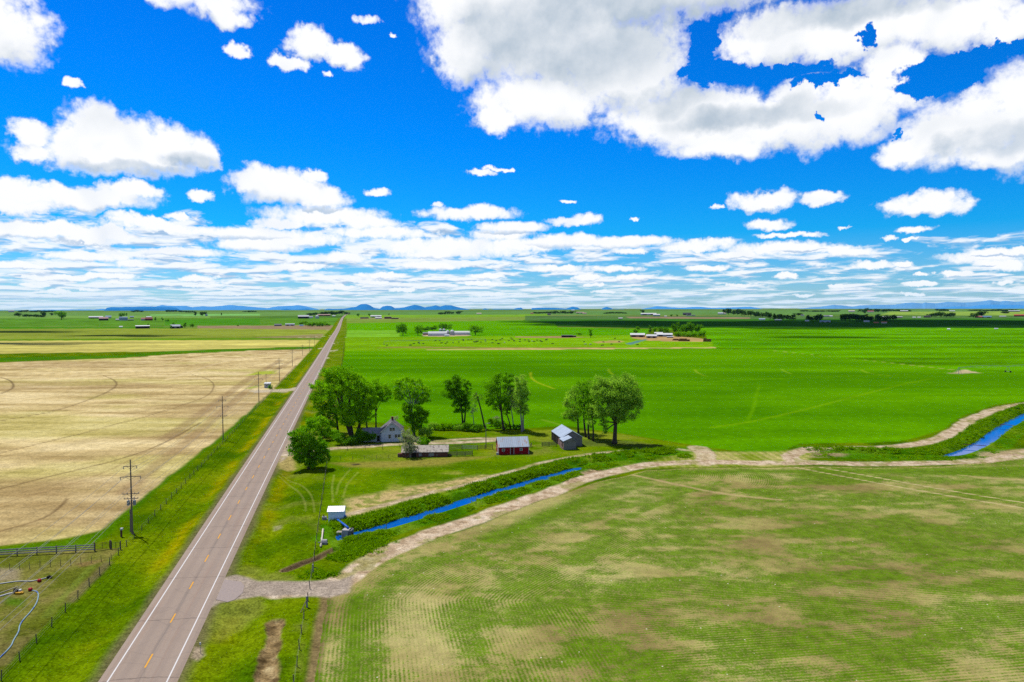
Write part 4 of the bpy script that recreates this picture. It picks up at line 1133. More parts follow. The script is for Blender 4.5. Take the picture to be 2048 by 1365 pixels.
# trees round the house
near_tree('cottonwood_tree', 'flat crowned cottonwood with pale forking limbs behind the house', 'tree', (829,872),
  [(800,775,14,13),(815,768,17,12),(832,772,17,12),(848,784,15,11),(855,797,10,8),(840,800,13,9),(800,792,12,9),(820,790,13,10)], [((829,872),(824,815))], L_BRIGHT, .8, .4, .4, M_BARK_PALE, seed=31)
near_tree('young_tree', 'dense mid green young tree standing against the right side of the house', 'tree', (831,876),
  [(828,822,14,14),(812,818,9,10),(840,830,13,13),(828,842,15,12),(843,846,10,10),(820,836,11,10),(832,858,10,8)], [((831,876),(830,850))], L_MID, 1.1, .38, .2, seed=32)
near_tree('cottonwood_tree', 'slender pale green cottonwood behind the house roof', 'tree', (752,856),
  [(752,772,14,13),(765,778,13,13),(745,790,11,12),(770,795,11,11),(757,798,12,11),(778,785,7,9)], [((752,856),(752,826))], L_BRIGHT, .75, .38, .3, seed=33)
near_tree('cottonwood_tree', 'huge bright green cottonwood towering over the road side of the house', 'tree', (706,878),
  [(660,748,14,10),(680,744,16,11),(700,746,16,11),(718,758,15,12),(690,765,22,16),(668,768,18,13),(712,778,20,16),(735,776,13,13),(738,795,14,14),(700,795,22,16),(715,835,18,13),(695,842,14,10),(730,835,14,11),(672,790,18,14),(722,812,17,13),(690,818,18,13),(742,812,10,9)],
  [((706,878),(700,838)), ((710,878),(722,840)), ((704,878),(684,826))], L_BRIGHT, 1.05, .42, .62, seed=34)
near_tree('cottonwood_tree', 'broad cottonwood with a dark trunk left of the huge one, reaching over the road', 'tree', (676,866),
  [(640,772,14,10),(627,774,9,5),(650,784,16,12),(655,800,18,12),(640,812,13,10),(668,810,14,12),(655,826,16,10),(676,832,12,9),(630,795,10,10),(645,845,13,9),(662,848,12,9),(640,832,10,8)], [((676,866),(673,828))], L_BRIGHT, .95, .42, .42, seed=35)
near_tree('cottonwood_tree', 'leafy cottonwood with a hidden trunk filling the back of the grove', 'tree', (734,856),
  [(735,812,13,12),(722,826,14,11),(744,825,9,9),(712,836,10,8)], [((734,856),(733,832))], L_MID, .9, .4, .3, seed=36)
near_tree('boxelder_tree', 'low dense rounded tree growing beside the road at the yard corner', 'tree', (618,938),
  [(610,868,14,13),(622,848,11,10),(585,872,9,9),(587,900,9,12),(650,915,9,12),(600,885,14,12),(620,885,15,13),(638,888,14,12),(645,905,12,12),(625,905,17,14),(605,905,14,13),(612,922,16,10),(632,922,14,10),(592,880,7,8),(650,890,6,8),(598,915,9,9)], [((618,938),(617,905))], L_MID, 1.35, .36, .4, seed=37)
near_tree('boxelder_tree', 'yellowish green thin tree behind the rounded roadside tree', 'tree', (645,880),
  [(640,842,13,10),(628,852,12,9),(650,852,11,9),(638,862,12,8),(655,866,8,7),(612,858,10,8)], [((645,880),(642,858))], L_BRIGHT, .8, .36, .2, seed=38)
near_tree('olive_tree', 'sparse silvery grey tree in front of the old long shed', 'tree', (821,915),
  [(815,868,10,9),(822,878,11,9),(808,878,9,9),(826,892,10,9),(812,893,9,8),(834,880,7,6),(819,902,9,8)], [((821,915),(819,893))], L_GREY, .55, .32, .17, M_BARK_PALE, seed=39, bare=3)
# shrubs
shrub('dark lilac hedge bush against the left wall of the house', (738,886), [(732,872,14,11),(745,873,10,9),(722,876,10,9)], L_DARK, 1.3, .34, 41)
shrub('dark bush at the foot of the huge cottonwood', (690,890), [(678,876,13,11),(694,878,13,10),(706,880,10,8)], L_DARK, 1.3, .34, 42)
shrub('bright round bush beside the gravel drive right of the house', (848,893), [(848,882,11,10),(842,884,8,8),(854,884,7,8)], L_MID, 1.4, .3, 43)
shrub('brownish round bush behind the bright one at the drive', (851,877), [(850,862,12,11),(858,866,8,8),(842,866,8,8)], L_OLIVE, 1.2, .3, 44)
shrub('pale flowering bush behind the house chimney', (790,848), [(790,838,10,8)], L_GREY, .7, .3, 45)
shrub('leafy undergrowth at the foot of the broad cottonwood by the road', (664,876), [(655,866,14,12),(670,868,13,11),(642,868,10,10)], L_MID, 1.3, .34, 46)
shrub('dark undergrowth between the huge cottonwood and the house wing', (722,884), [(718,868,12,13),(728,872,9,10)], L_DARK, 1.3, .34, 47)
hedge_n = 0
for (hx, hw_, hh, by, lm_) in [(868,11,9,860,L_OLIVE),(886,12,9,861,L_SHRUB),(904,11,8,861,L_SHRUB),(920,9,7,862,L_OLIVE),(936,14,10,863,L_DARK),(954,11,9,864,L_DARK),(985,9,9,853,L_SHRUB),(998,10,9,856,L_DARK),(1012,8,7,858,L_SHRUB),(1034,8,6,859,L_DARK)]:
    shrub('green bush in the hedge between the farmyard and the grain field', (hx, by), [(hx-4, by-hh*.9, hw_*.8, hh), (hx+5, by-hh*.8, hw_*.8, hh*.9)], lm_, 1.3, .32, 50+hedge_n, 'hedge bushes behind the farmyard'); hedge_n += 1
shrub('silvery bush standing out of the dark hedge', (993,846), [(993,838,9,6)], L_GREY, .8, .3, 70)
for k, (bx, by, w_) in enumerate([(1178,934,8), (772,1050,9), (996,978,8), (985,985,5)]):
    shrub(['bright rounded bush on the gravel bank above the canal end', 'dark bush leaning over the canal near its inlet', 'dark bush at the bend of the canal bank', 'small bush at the foot of the dark canal bush'][k], (bx, by), [(bx, by-w_*.5, w_, w_*.62)], [L_MID, L_DARK, L_DARK, L_SHRUB][k], 1.3, .26, 80+k, 'bushes along the canal')
for k, (bx, by, w_) in enumerate([(1988,845,7), (1965,872,4), (2020,826,5), (2035,822,6)]):
    shrub('dark bush on the far canal bank by the right edge', (bx, by), [(bx, by-w_*.5, w_, w_*.6)], L_DARK, 1.3, .3, 90+k, 'bushes on the far canal bank')

# rank grass along the canal: nobody could count it
def bank_grass():
    r = np.random.default_rng(3); Cs = []; vs = []
    for line, lo_n, hi_n, lo_s, hi_s, n in ((CAN_A, 2.5, 8.2, 2.4, 6.4, 5600), (CAN_B, 2.8, 9.0, 2.6, 7.6, 4000)):
        L = resample(line, .5); t = np.gradient(L, axis=0); t /= np.linalg.norm(t, axis=1)[:, None]
        nn = np.stack([t[:,1], -t[:,0]], 1)
        i = r.integers(6, len(L)-8, n); side = np.where(r.random(n) < .62, -1, 1)
        off = np.where(side < 0, r.uniform(lo_n, hi_n, n), r.uniform(lo_s, hi_s, n))
        p = L[i] + nn[i]*(side*off)[:, None]
        keep = fbm(p[:,0], p[:,1], 4, 4, 5) > np.where(side < 0, .40, .53)
        p = p[keep]; sd_k = side[keep]
        Cs.append(np.concatenate([p, (np.where(sd_k < 0, .56, .30) * (.35 + 1.3 * r.random(len(p)) ** 1.5))[:, None]], 1))
    # rank growth round the inlet and the soil cut
    for (px, py, sx_, sy_, n) in [(705,1098,30,9,170),(740,1086,24,7,110),(675,1112,18,6,50),(640,1150,26,4,30),(722,1052,12,6,50)]:
        q = G(px, py); s = MPP(q)
        a = r.normal(size=(n, 2))*np.array([sx_*s*.7, sy_*s*2.2]) + np.array([q.x, q.y])
        Cs.append(np.concatenate([a, np.full((n, 1), .55)], 1))
    P = np.vstack(Cs)
    z = terrain_z(P[:,0], P[:,1], polydist(P[:,0],P[:,1],CAN_A), polydist(P[:,0],P[:,1],CAN_B), polydist(P[:,0],P[:,1],ROAD), polydist(P[:,0],P[:,1],TRENCH), None)
    dT_, _, _ = polydist(P[:,0], P[:,1], TRENCH)
    ok = (z > WATER_Z - .1) & (dT_ > 1.6); P = P[ok]; z = z[ok]
    nb = 24
    c = np.repeat(np.stack([P[:,0], P[:,1], z], 1), nb, 0); h = np.repeat(P[:,2]*r.uniform(.5, 1.3, len(P)), nb)
    n = len(c)
    b = c + np.stack([r.normal(size=n)*.34, r.normal(size=n)*.34, np.zeros(n)], 1)
    tip = b + np.stack([r.normal(size=n)*.28, r.normal(size=n)*.28, h*r.uniform(.45, 1.1, n)], 1)
    an = r.uniform(0, math.pi, n); wv = np.stack([np.cos(an), np.sin(an), np.zeros(n)], 1)*(.05 + .05*r.random(n))[:, None]
    mid = b*.45 + tip*.55 + np.stack([np.zeros(n), np.zeros(n), h*.12], 1)
    V = np.stack([b - wv*.7, b + wv*.7, mid + wv, tip, mid - wv], 1)
    b[:, 2] -= .08
    V = V.reshape(-1, 3)
    Fq = np.arange(n*5).reshape(-1, 5)
    v = np.repeat(np.clip(np.repeat(r.random(len(P)), nb)*.55 + r.random(n)*.45, 0, 1), 5)
    me = fast_mesh('bank_reeds', V, Fq, [L_REED]); fattr(me, 'v', v)
    tag(link('bank_reeds', me), 'rank green grass and weeds growing along the canal banks', 'grass', kind='stuff')
bank_grass()

# ------------------------------------------------------------------ far trees: four shared shapes
def far_proto(seed, kind):
    r = random.Random(seed); lobes = []
    if kind == 'round':
        for _ in range(9): lobes.append((r.uniform(-.36,.36), r.uniform(-.3,.3), r.uniform(.32,.84), .20, .20, .17))
    elif kind == 'tall':
        for _ in range(8): lobes.append((r.uniform(-.16,.16), r.uniform(-.15,.15), r.uniform(.25,.88), .14, .14, .14))
    else:
        for _ in range(8): lobes.append((r.uniform(-.5,.5), r.uniform(-.4,.4), r.uniform(.25,.7), .22, .22, .24))
    V, Fq, v = leaf_cloud(lobes, .085, .8, seed, .45)
    V[:, 2] = np.maximum(V[:, 2], .0)
    mb = MB(); mb.tube([(0,0,-.03),(.01,0,.25),(.0,0,.6)], [.035,.028,.012], 5)
    for _ in range(3): mb.tube([(0,0,.25),(r.uniform(-.25,.25), r.uniform(-.2,.2), .6)], [.02,.006], 4)
    tv = np.array(mb.v); tf = [f for f in mb.f if len(f) == 4]
    Va = np.vstack([V, tv]); Fa = np.vstack([Fq, np.array(tf) + len(V)])
    out = []
    for lm in (L_FAR, L_DARK, L_MID):
        me = fast_mesh('far_tree', Va, Fa, [lm, M_BARK], mi=np.concatenate([np.zeros(len(Fq)), np.ones(len(tf))]))
        fattr(me, 'v', np.concatenate([v, np.zeros(len(tv))])); out.append(me)
    return out
PROTO = {'round': [far_proto(s, 'round') for s in (1, 2, 3)], 'tall': [far_proto(s, 'tall') for s in (4, 5)], 'low': [far_proto(s, 'low') for s in (6, 7)]}
def far_tree(px, py, w, h, kind, shade, label, group, name='tree', seed=0):
    r = random.Random(seed*31 + int(px*7)); P = GT(px, py); s = math.hypot(P.x, P.y)/F
    o = link(name, r.choice(PROTO[kind])[shade]); o.location = P
    o.rotation_euler = (0, 0, r.uniform(0, 6.28)); ww = w*s/(.95 if kind != 'tall' else .6)
    o.scale = (ww, ww, h*s)
    return tag(o, label, 'tree', group)
def tree_row(x0, x1, y0, y1, h, n, kind, shade, label, group, seed=0, w=None):
    r = random.Random(seed + 77)
    for i in range(n):
        t = (i + .5)/n
        far_tree(x0 + (x1-x0)*t + r.uniform(-.35,.35)*(x1-x0)/n, y0 + (y1-y0)*t + r.uniform(-.4,.4), (w or (x1-x0)/n*1.5)*r.uniform(.8,1.25), h*r.uniform(.75,1.12), kind, shade, label, group, seed=seed+i)
# singles
for px, py, w, h, kd, sh, lb in [
 (123,640,20,15,'round',1,'wide dark tree alone in the pale fields, far left'),
 (38,635,10,8,'round',0,'squat dark tree left of the row of dark field trees'),
 (88,635,10,9.5,'round',0,'taller tree at the right end of the row of dark field trees'),
 (103,632,6,5,'round',0,'small tree between the dark field row and the wide dark tree'),
 (243,637,10,11,'round',1,'tree rising behind the pale blue roofed farm shed'),
 (253,633,4,6,'tall',1,'small thin tree right of the blue roofed shed'),
 (311,643,5,8,'tall',1,'small tree first right of the red roofed barn'),
 (325,643,4.5,7.5,'tall',1,'small tree second right of the red roofed barn'),
 (336,645,7,7,'round',2,'rounded little tree third right of the red roofed barn'),
 (297,657,4,9,'tall',1,'small tree at the end of the long white roofed shed'),
 (342,658,4,7,'round',1,'dark tree at the left wall of the small grey farmhouse'),
 (347,652,5,7,'round',2,'tree behind the small grey farmhouse'),
 (370,657,8,11,'tall',1,'taller tree right of the small grey farmhouse'),
 (385,656,6,9,'round',1,'rounder tree furthest right of the small grey farmhouse'),
 (391,632.5,6,8,'tall',0,'narrow tree of the pair by the distant white hut'),
 (405,632.5,13,9,'round',0,'wide tree beside the distant white hut'),
 (443,632,3,6,'tall',0,'lone thin tree in the far left fields'),
 (476,653,4,3,'round',1,'tiny bush alone in the far left field'),
 (717,634,6,7,'round',1,'small tree left of the white roofed sheds by the road'),
 (739,633,5,6,'round',1,'small tree behind the dark cattle pens'),
 (778,631,3,4,'tall',0,'tiny tree on the skyline beyond the pens'),
 (806,672,22,28,'round',1,'big round dark tree at the left end of the grain bin farm'),
 (836,672,20,25,'round',2,'loose lighter tree left of the white quonset barn'),
 (852,664,14,12,'low',1,'low dark tree behind the quonset barn'),
 (866,663,14,13,'low',1,'dark tree behind the middle of the quonset barn'),
 (888,662,24,17,'round',1,'wide tree behind the white grain bins'),
 (951,671,25,23,'round',2,'rounded tree standing alone at the right end of the white long barn'),
 (1181,676,9,18,'tall',2,'single upright tree in the pasture between two farms'),
 (1158,671,10,6,'low',2,'low bush at the end of the dark stack row'),
 (1273,672,13,20,'tall',1,'dark upright tree at the left end of the pale barn farm'),
 (1300,668,7,17,'tall',1,'slim dark tree behind the pale roofed barn'),
 (1310,668,10,14,'round',2,'bushy tree right of the slim dark tree'),
 (1322,669,12,15,'round',1,'bushy tree behind the white cattle barn'),
 (1333,668,10,13,'round',1,'small dark tree before the big grove'),
 (1285,627,10,7,'round',0,'tree above the long white far barn'),
 (1343,634,6,5,'round',1,'dark bush left of the far dark roofed house'),
 (1354,634,5,5,'tall',1,'dark slim bush beside the far dark roofed house'),
 (1946,659,3,5,'tall',2,'pale green lone tree in the bright field at right'),
 (1947,636,12,8,'round',0,'tree left of the far red roofed house at right'),
 (1964,635,17,11,'round',0,'bigger tree above the far red roofed house at right'),
 (1729,628,7,6,'round',0,'single dark tree in front of the skyline houses'),
 (1596,632,14,6,'low',0,'low tree between the two far dark groves'),
 (1890,630,5,3,'round',0,'tiny tree on the far right skyline'),
 (2010,627,10,4,'low',0,'small clump by the far right red roof')]:
    far_tree(px, py, w, h, kd, sh, lb, None, seed=int(px))
# rows and groves
ROWS = [
 (46,80,634.5,635,6.5,4,'low',0,'dark tree in the field row at far left','dark field row at far left'),
 (38,56,625,625,4,4,'round',0,'tiny dark tree beside the white house on the left skyline','trees by the white skyline house'),
 (62,109,624.6,624.6,3.2,9,'low',0,'tiny dark tree of the long windbreak on the left skyline','windbreak on the left skyline'),
 (266,284,625,625,5,3,'round',0,'small tree on the skyline in front of the blue butte','skyline trees before the butte'),
 (333,360,625,625,5,5,'round',0,'small dark tree on the skyline at the end of the butte','skyline trees at the end of the butte'),
 (364,390,625.5,625.5,4,5,'low',0,'small tree on the skyline right of the butte','skyline trees right of the butte'),
 (490,511,625,625,3.2,4,'low',0,'tiny tree on the skyline between butte and road','skyline trees left of the road'),
 (612,695,632.5,630,8,13,'round',0,'tree in the grove around the blue shed farm by the road','grove of the blue shed farm'),
 (598,612,652,652,10,2,'round',1,'dark tree at the left end of the roadside thicket','left end of the roadside thicket'),
 (612,657,653.5,653.5,10,7,'low',2,'green tree of the roadside thicket left of the highway','roadside thicket'),
 (876,925,629.5,628,6,6,'round',0,'dark tree of the far windbreak above the grain bins','far windbreak above the grain bins'),
 (1070,1150,628,627.5,5.5,14,'low',0,'dark tree of the far windbreak in the middle distance','far windbreak in the middle'),
 (1209,1248,628,627.5,3.6,6,'low',0,'small tree of the low windbreak right of the middle','low windbreak right of the middle'),
 (1350,1408,674,674,13,6,'low',2,'bright tree along the front of the big round grove','front of the big grove'),
 (1350,1400,668,669,22,5,'round',1,'tall tree in the big round grove of the pale barn farm','big grove of the pale barn farm'),
 (1448,1535,629,636,13,12,'round',0,'dark tree of the large far grove right of centre','large far grove right of centre'),
 (1538,1566,641,641,14,4,'round',0,'dark tree at the right end of the large far grove','right end of the large far grove'),
 (1570,1588,641.5,641.5,11,3,'tall',0,'dark tree of the small clump between the far groves','small clump between the far groves'),
 (1612,1645,643,643,13,4,'round',0,'dark tree of the grove left of the long pale shed','grove left of the long pale shed'),
 (1680,1718,643.5,643.5,16,5,'round',0,'dark tree of the long far grove, left half','left half of the long far grove'),
 (1718,1788,643.5,643.5,13,9,'round',0,'dark tree of the long far grove, right half','right half of the long far grove'),
 (1606,1680,624,624,3.2,10,'low',0,'tiny tree on the right skyline','right skyline trees'),
 (1722,1770,625,625,7,6,'round',0,'dark tree on the skyline above the long far grove','skyline trees above the long grove'),
 (1772,1815,624,623.5,5,6,'low',0,'tiny dark tree by the skyline houses','trees by the skyline houses'),
 (1872,1898,623,623,4.5,5,'round',0,'small dark tree on the far right skyline','small trees on the far right skyline'),
 (1860,1911,635,635,8.5,6,'round',0,'dark tree of the three clumps by the dark shed at right','clumps by the dark shed'),
 (1985,2030,622.5,622.5,3,6,'low',0,'tiny tree on the skyline below the snowy mountains','skyline trees below the mountains'),
 (1940,1990,622.5,622.5,3,6,'low',0,'tiny tree on the skyline left of the snowy peaks','skyline trees left of the peaks')]
for i, (x0, x1, y0, y1, h, n, kd, sh, lb, gp) in enumerate(ROWS):
    tree_row(x0, x1, y0, y1, h, n, kd, sh, lb, gp, seed=200 + i*20)
#@@PART5

# ------------------------------------------------------------------ buildings
M_WHITEWALL = boards('white_siding', A(222,234,244), .18, 'z', None, .1, .8); M_HOUSEROOF = mat('old_shingles', A(108,104,112), .95, .35, 2.5, col2=A(150,146,150))
M_TRIM = mat('white_trim', A(238,238,236), .6, .06, 2); M_GLASS = mat('window_glass', (.012, .016, .02), .08, .2, 1, .6)
M_BRICK = mat('chimney_brick', A(132,70,56), .9, .25, 6); M_DARK = mat('dark_shade_and_parts', (.012, .01, .009), .95, .3, 2)  # near black, shared by painted shade in openings and dark parts
M_REDWALL = boards('weathered_red_boards', A(178,24,34), .24, 'z', A(120,60,58), .35, .6); M_REDTRIM = mat('red_door_paint', A(118,30,30), .85, .25, 2)
M_TINROOF = ribmetal('tin_roof', A(172,186,198), 'x', .6, A(176,140,112)); M_TINROOF_Y = ribmetal('tin_roof_pale', A(182,196,210), 'y', .6)
M_GREYWOOD = boards('bare_grey_boards', A(150,144,138), .2, 'z', A(120,112,104), .25, .6); M_FADEDRED = boards('faded_red_boards', A(170,140,132), .25, 'z', A(132,52,48), .25, .7)
M_OLDSHING = mat('patched_old_shingles', A(205,194,178), .95, .3, 3.0, col2=A(150,138,126)); M_BROWNWALL = boards('dark_stained_boards', A(120,78,66), .22, 'z', A(150,140,130), .3, .6)
M_PUMPWALL = boards('pump_house_siding', A(214,236,248,1.3), .9, 'x', None, .05, .9); M_PUMPROOF = ribmetal('pump_house_roof', A(206,208,222), 'x', .45)
M_CONC = mat('weathered_steel_box', A(190,186,184), .8, .15, 1.5, col2=A(140,135,132)); M_BLUE = mat('blue_pipe_paint', A(18,104,214), .45, .12, 2); M_PIPE = mat('white_pipe', A(226,214,192), .6, .12, 2)
M_POLE = mat('weathered_pole', A(150,132,116), .95, .3, 2.5, stretch=(4,4,.5)); M_STEEL = mat('galvanised_steel', A(176,180,186), .5, .15, 3, metal=.3)
M_WIRE = mat('wire', A(170,165,150), .6, .1, 1); M_POSTW = mat('grey_fence_wood', A(128,114,94), .95, .35, 4); M_PALERAIL = mat('bleached_rail', A(168,164,166), .9, .2, 2)

def roof_gable(mb, w, d, eave, ridge, axis='x', over=.35, th=.14, m=0):
    """two slabs; ridge along x or y, building centred on origin"""
    hw = (d if axis == 'x' else w)/2; L = (w if axis == 'x' else d)/2 + over
    sl = (ridge - eave)/hw; e = hw + over; ze = eave - sl*over
    for s in (-1, 1):
        poly = [(0, ridge+th), (s*e, ze+th), (s*e, ze), (0, ridge)]
        mb.prism(poly, -L, L, m, 'x' if axis == 'x' else 'y')
    return mb
def walls_gable(mb, w, d, eave, ridge, axis='x', m=0):
    if axis == 'x': mb.prism([(-d/2,-.3),(d/2,-.3),(d/2,eave),(0,ridge),(-d/2,eave)], -w/2, w/2, m, 'x')
    else: mb.prism([(-w/2,-.3),(w/2,-.3),(w/2,eave),(0,ridge),(-w/2,eave)], -d/2, d/2, m, 'y')
    return mb
def window(root, x, y, z, w, h, face='front', name='window'):
    """frame with a pane set in it, proud of the wall at y (front, looking -y) or x (side)"""
    f = MB(); t = .10
    def bx(a0, a1, z0, z1, dep0, dep1, b):
        if face == 'front': b.box(x+a0, x+a1, y-dep1, y-dep0, z+z0, z+z1)
        elif face == 'left': b.box(x-dep1, x-dep0, y+a0, y+a1, z+z0, z+z1)
    bx(-w/2-t, w/2+t, h, h+t, -.05, .07, f); bx(-w/2-t, w/2+t, -t, 0, -.05, .09, f)
    bx(-w/2-t, -w/2, 0, h, -.05, .07, f); bx(w/2, w/2+t, 0, h, -.05, .07, f); bx(-w/2, w/2, h*.5-.03, h*.5+.03, .021, .06, f)
    fr = f.build(name, [M_TRIM], root)
    p = MB(); bx(-w/2, w/2, 0, h, -.05, .02, p); p.build('pane', [M_GLASS], fr)

# farmhouse -----------------------------------------------------------
P = GT(784,884); rz = rad(9)
hs = empty('farmhouse', P, 'pale blue gabled farmhouse with a low side wing under the big trees', 'house', None, rz)
w, d, ev, rg_ = 7.0, 8.6, 3.7, 6.5
oy = d/2
m = MB(); walls_gable(m, w, d, ev, rg_, 'y'); m.v = [(x, y+oy, z) for x, y, z in m.v]; m.build('wall', [M_WHITEWALL], hs)
m = MB(); roof_gable(m, w, d, ev, rg_, 'y', .4); m.v = [(x, y+oy, z+.03) for x, y, z in m.v]; rf = m.build('roof', [M_HOUSEROOF], hs)
m = MB(); m.box(-.2, .5, oy+.2, oy+.9, 5.6, 7.6); m.box(-.26, .56, oy+.14, oy+.96, 7.6, 7.75); m.build('chimney', [M_BRICK], rf)
m = MB()
for s in (-1, 1): m.prism([(0, rg_+.03), (s*3.9, ev-.3+.03), (s*3.9, ev-.55), (0, rg_-.2)], -.45, -.41, 0)
m.build('barge_board', [M_TRIM], hs)
window(hs, -.35, 0, 3.75, .75, 1.0); window(hs, .55, 0, 3.75, .75, 1.0)
window(hs, -.75, 0, 1.2, .75, 1.25); window(hs, 1.35, 0, 1.45, .8, 1.0); window(hs, 2.35, 0, 1.45, .8, 1.0)
window(hs, -w/2, 3.4, 1.4, .8, 1.1, 'left')
m = MB(); m.box(-.06, .06, -.06, -.002, 0, 3.6); m.build('downpipe', [M_TRIM], hs)
m = MB(); m.box(-9.6, -3.51, 1.2, 5.2, -.3, 2.6); m.build('wing_wall', [M_WHITEWALL], hs)
m = MB(); m.prism([(.9, 2.62), (5.5, 3.95), (5.5, 4.07), (.9, 2.74)], -9.9, -3.45, 0, 'x'); m.build('wing_roof', [mat('flat_grey_shingles', A(160,158,162), .95, .3, 2.5)], hs)
dr = MB(); dr.box(-5.0, -4.0, 1.14, 1.22, .0, 2.1); dd = dr.build('door', [M_DARK], hs)
m = MB(); m.box(-5.12, -5.0, 1.1, 1.21, 0, 2.2); m.box(-4.0, -3.88, 1.1, 1.21, 0, 2.2); m.box(-5.0, -4.0, 1.1, 1.21, 2.1, 2.2); m.build('frame', [M_TRIM], dd)
window(hs, -6.4, 1.2, 1.1, .8, 1.0)
m = MB(); m.box(-5.6, -3.6, .1, 1.15, -.2, .12); m.build('step', [M_CONC], hs)

# red barn -------------------------------------------------------------
P = GT(1027.5,909); s = MPP(P)
bn = empty('red_barn', P, 'small red board barn with a grey tin roof and rust patch', 'barn', None, rad(7.5))
w, d, ev, rg_ = 9.3, 7.0, 2.35, 4.7
m = MB(); walls_gable(m, w, d, ev, rg_, 'x'); m.v = [(x, y+d/2, z) for x, y, z in m.v]; m.build('wall', [M_REDWALL], bn)
m = MB(); roof_gable(m, w, d, ev, rg_, 'x', .22, .1); m.v = [(x, y+d/2, z+.03) for x, y, z in m.v]; m.build('roof', [M_TINROOF], bn)
window(bn, -3.2, 0, 1.15, .7, .6); window(bn, 2.3, 0, 1.2, .7, .6)
for x in (-1.05, .05): 
    m = MB(); m.box(x-.06, x+.06, -.07, -.002, 0, 2.2); m.build('batten', [M_TRIM], bn)
m = MB(); m.box(-.98, -.02, -.05, -.002, .05, 2.1); m.build('door', [M_REDTRIM], bn)
for x in (-w/2, w/2): 
    m = MB(); m.box(x-.07, x+.07, -.08, .06, 0, 2.4); m.build('corner_board', [M_TRIM], bn)
m = MB(); m.box(-w/2-.06, -w/2-.002, 1.4, 2.5, 0, 2.0); dd = m.build('door', [M_TRIM], bn)
m = MB(); m.box(-w/2-.05, -w/2-.002, 4.0, 4.8, 1.2, 2.0); m.build('hatch', [M_TRIM], bn)
m = MB(); m.box(-w/2-.7, -w/2-.05, -.1, .5, -.1, .7); m.build('feed_bin', [M_CONC], bn)

# grey shed with a front wing -------------------------------------------------
P = GT(1140,900); rz = rad(11)
gs = empty('grey_shed', P, 'weathered grey wooden shed with a stepped tin roof and open left bay', 'shed', None, rz)
w, d, ev, rg_ = 6.8, 12.5, 3.0, 5.0
m = MB(); walls_gable(m, w, d, ev, rg_, 'y'); m.v = [(x+2.0, y+d/2+4.6, z) for x, y, z in m.v]; m.build('main_wall', [M_GREYWOOD], gs)
m = MB(); roof_gable(m, w, d, ev, rg_, 'y', .3, .1); m.v = [(x+2.0, y+d/2+4.6, z+.03) for x, y, z in m.v]; m.build('main_roof', [M_TINROOF_Y], gs)
m = MB(); m.prism([(-2.05,-.3),(2.05,-.3),(2.05,2.5),(.55,3.75),(-2.05,2.75)], 0, 4.6, 0); m.build('wing_wall', [M_GREYWOOD], gs)
m = MB(); m.prism([(.55,3.79),(-2.3,2.69),(-2.3,2.79),(.55,3.89)], -.25, 4.6, 0); m.prism([(.55,3.79),(2.25,2.37),(2.25,2.47),(.55,3.89)], -.25, 4.6, 0); m.build('wing_roof', [M_TINROOF_Y], gs)
m = MB(); m.box(-2.1, -2.052, .1, 4.5, 0, 2.7); sw = m.build('side_panel', [M_FADEDRED], gs)
m = MB(); m.box(-2.16, -2.1, 1.2, 2.0, .8, 2.2); m.build('opening', [M_DARK], sw)  # black slab painted for the shade inside a wall opening
m = MB(); m.box(-1.46, -1.402, 4.7, 9.6, 0, 2.9); sw = m.build('side_panel', [M_FADEDRED], gs)
m = MB(); m.box(-1.52, -1.46, 5.4, 6.5, 0, 2.2); m.build('door', [M_REDTRIM], sw)
m = MB(); m.box(-1.46, -1.40, 10.0, 16.6, .0, 2.75); m.build('bay_shade', [M_DARK], gs)  # dark sheet in place of the shade inside the open bay
for y in (9.8, 12.1, 14.4, 16.8):
    m = MB(); m.box(-1.75, -1.47, y-.12, y+.12, -.2, 2.8); m.build('post', [M_POSTW], gs)

# long low shed ------------------------------------------------------------
P = GT(850,914.5); s = MPP(P)
ls = empty('long_shed', P, 'long low dark shed with a patched pale shingle roof', 'shed', None, rad(4))
w, d, ev, rg_ = 13.6, 4.6, 1.6, 3.05
m = MB(); walls_gable(m, w, d, ev, rg_, 'x'); m.v = [(x, y+d/2, z) for x, y, z in m.v]; m.build('wall', [M_BROWNWALL], ls)
m = MB(); roof_gable(m, w, d, ev, rg_, 'x', .3, .12); m.v = [(x, y+d/2, z+.03) for x, y, z in m.v]; rf = m.build('roof', [M_OLDSHING], ls)
m = MB(); m.tube([(-2.2, 1.0, 2.1), (-2.2, 1.0, 3.2)], .12, 8); m.build('vent_pipe', [M_DARK], rf)
for x, ww in ((-1.4, .9), (1.9, 1.6)):
    m = MB(); m.box(x-ww/2, x+ww/2, -.05, -.002, .35, 1.15); m.build('window', [mat('dusty_pane', A(170,166,160), .5, .2, 2)], ls)
m = MB(); m.box(-3.9, -2.6, -.05, -.002, 0, 1.3); m.build('door', [M_DARK], ls)
m = MB(); m.box(-8.2, -w/2-.01, .4, 2.0, -.2, 1.0); m.build('side_bin', [M_BROWNWALL], ls)

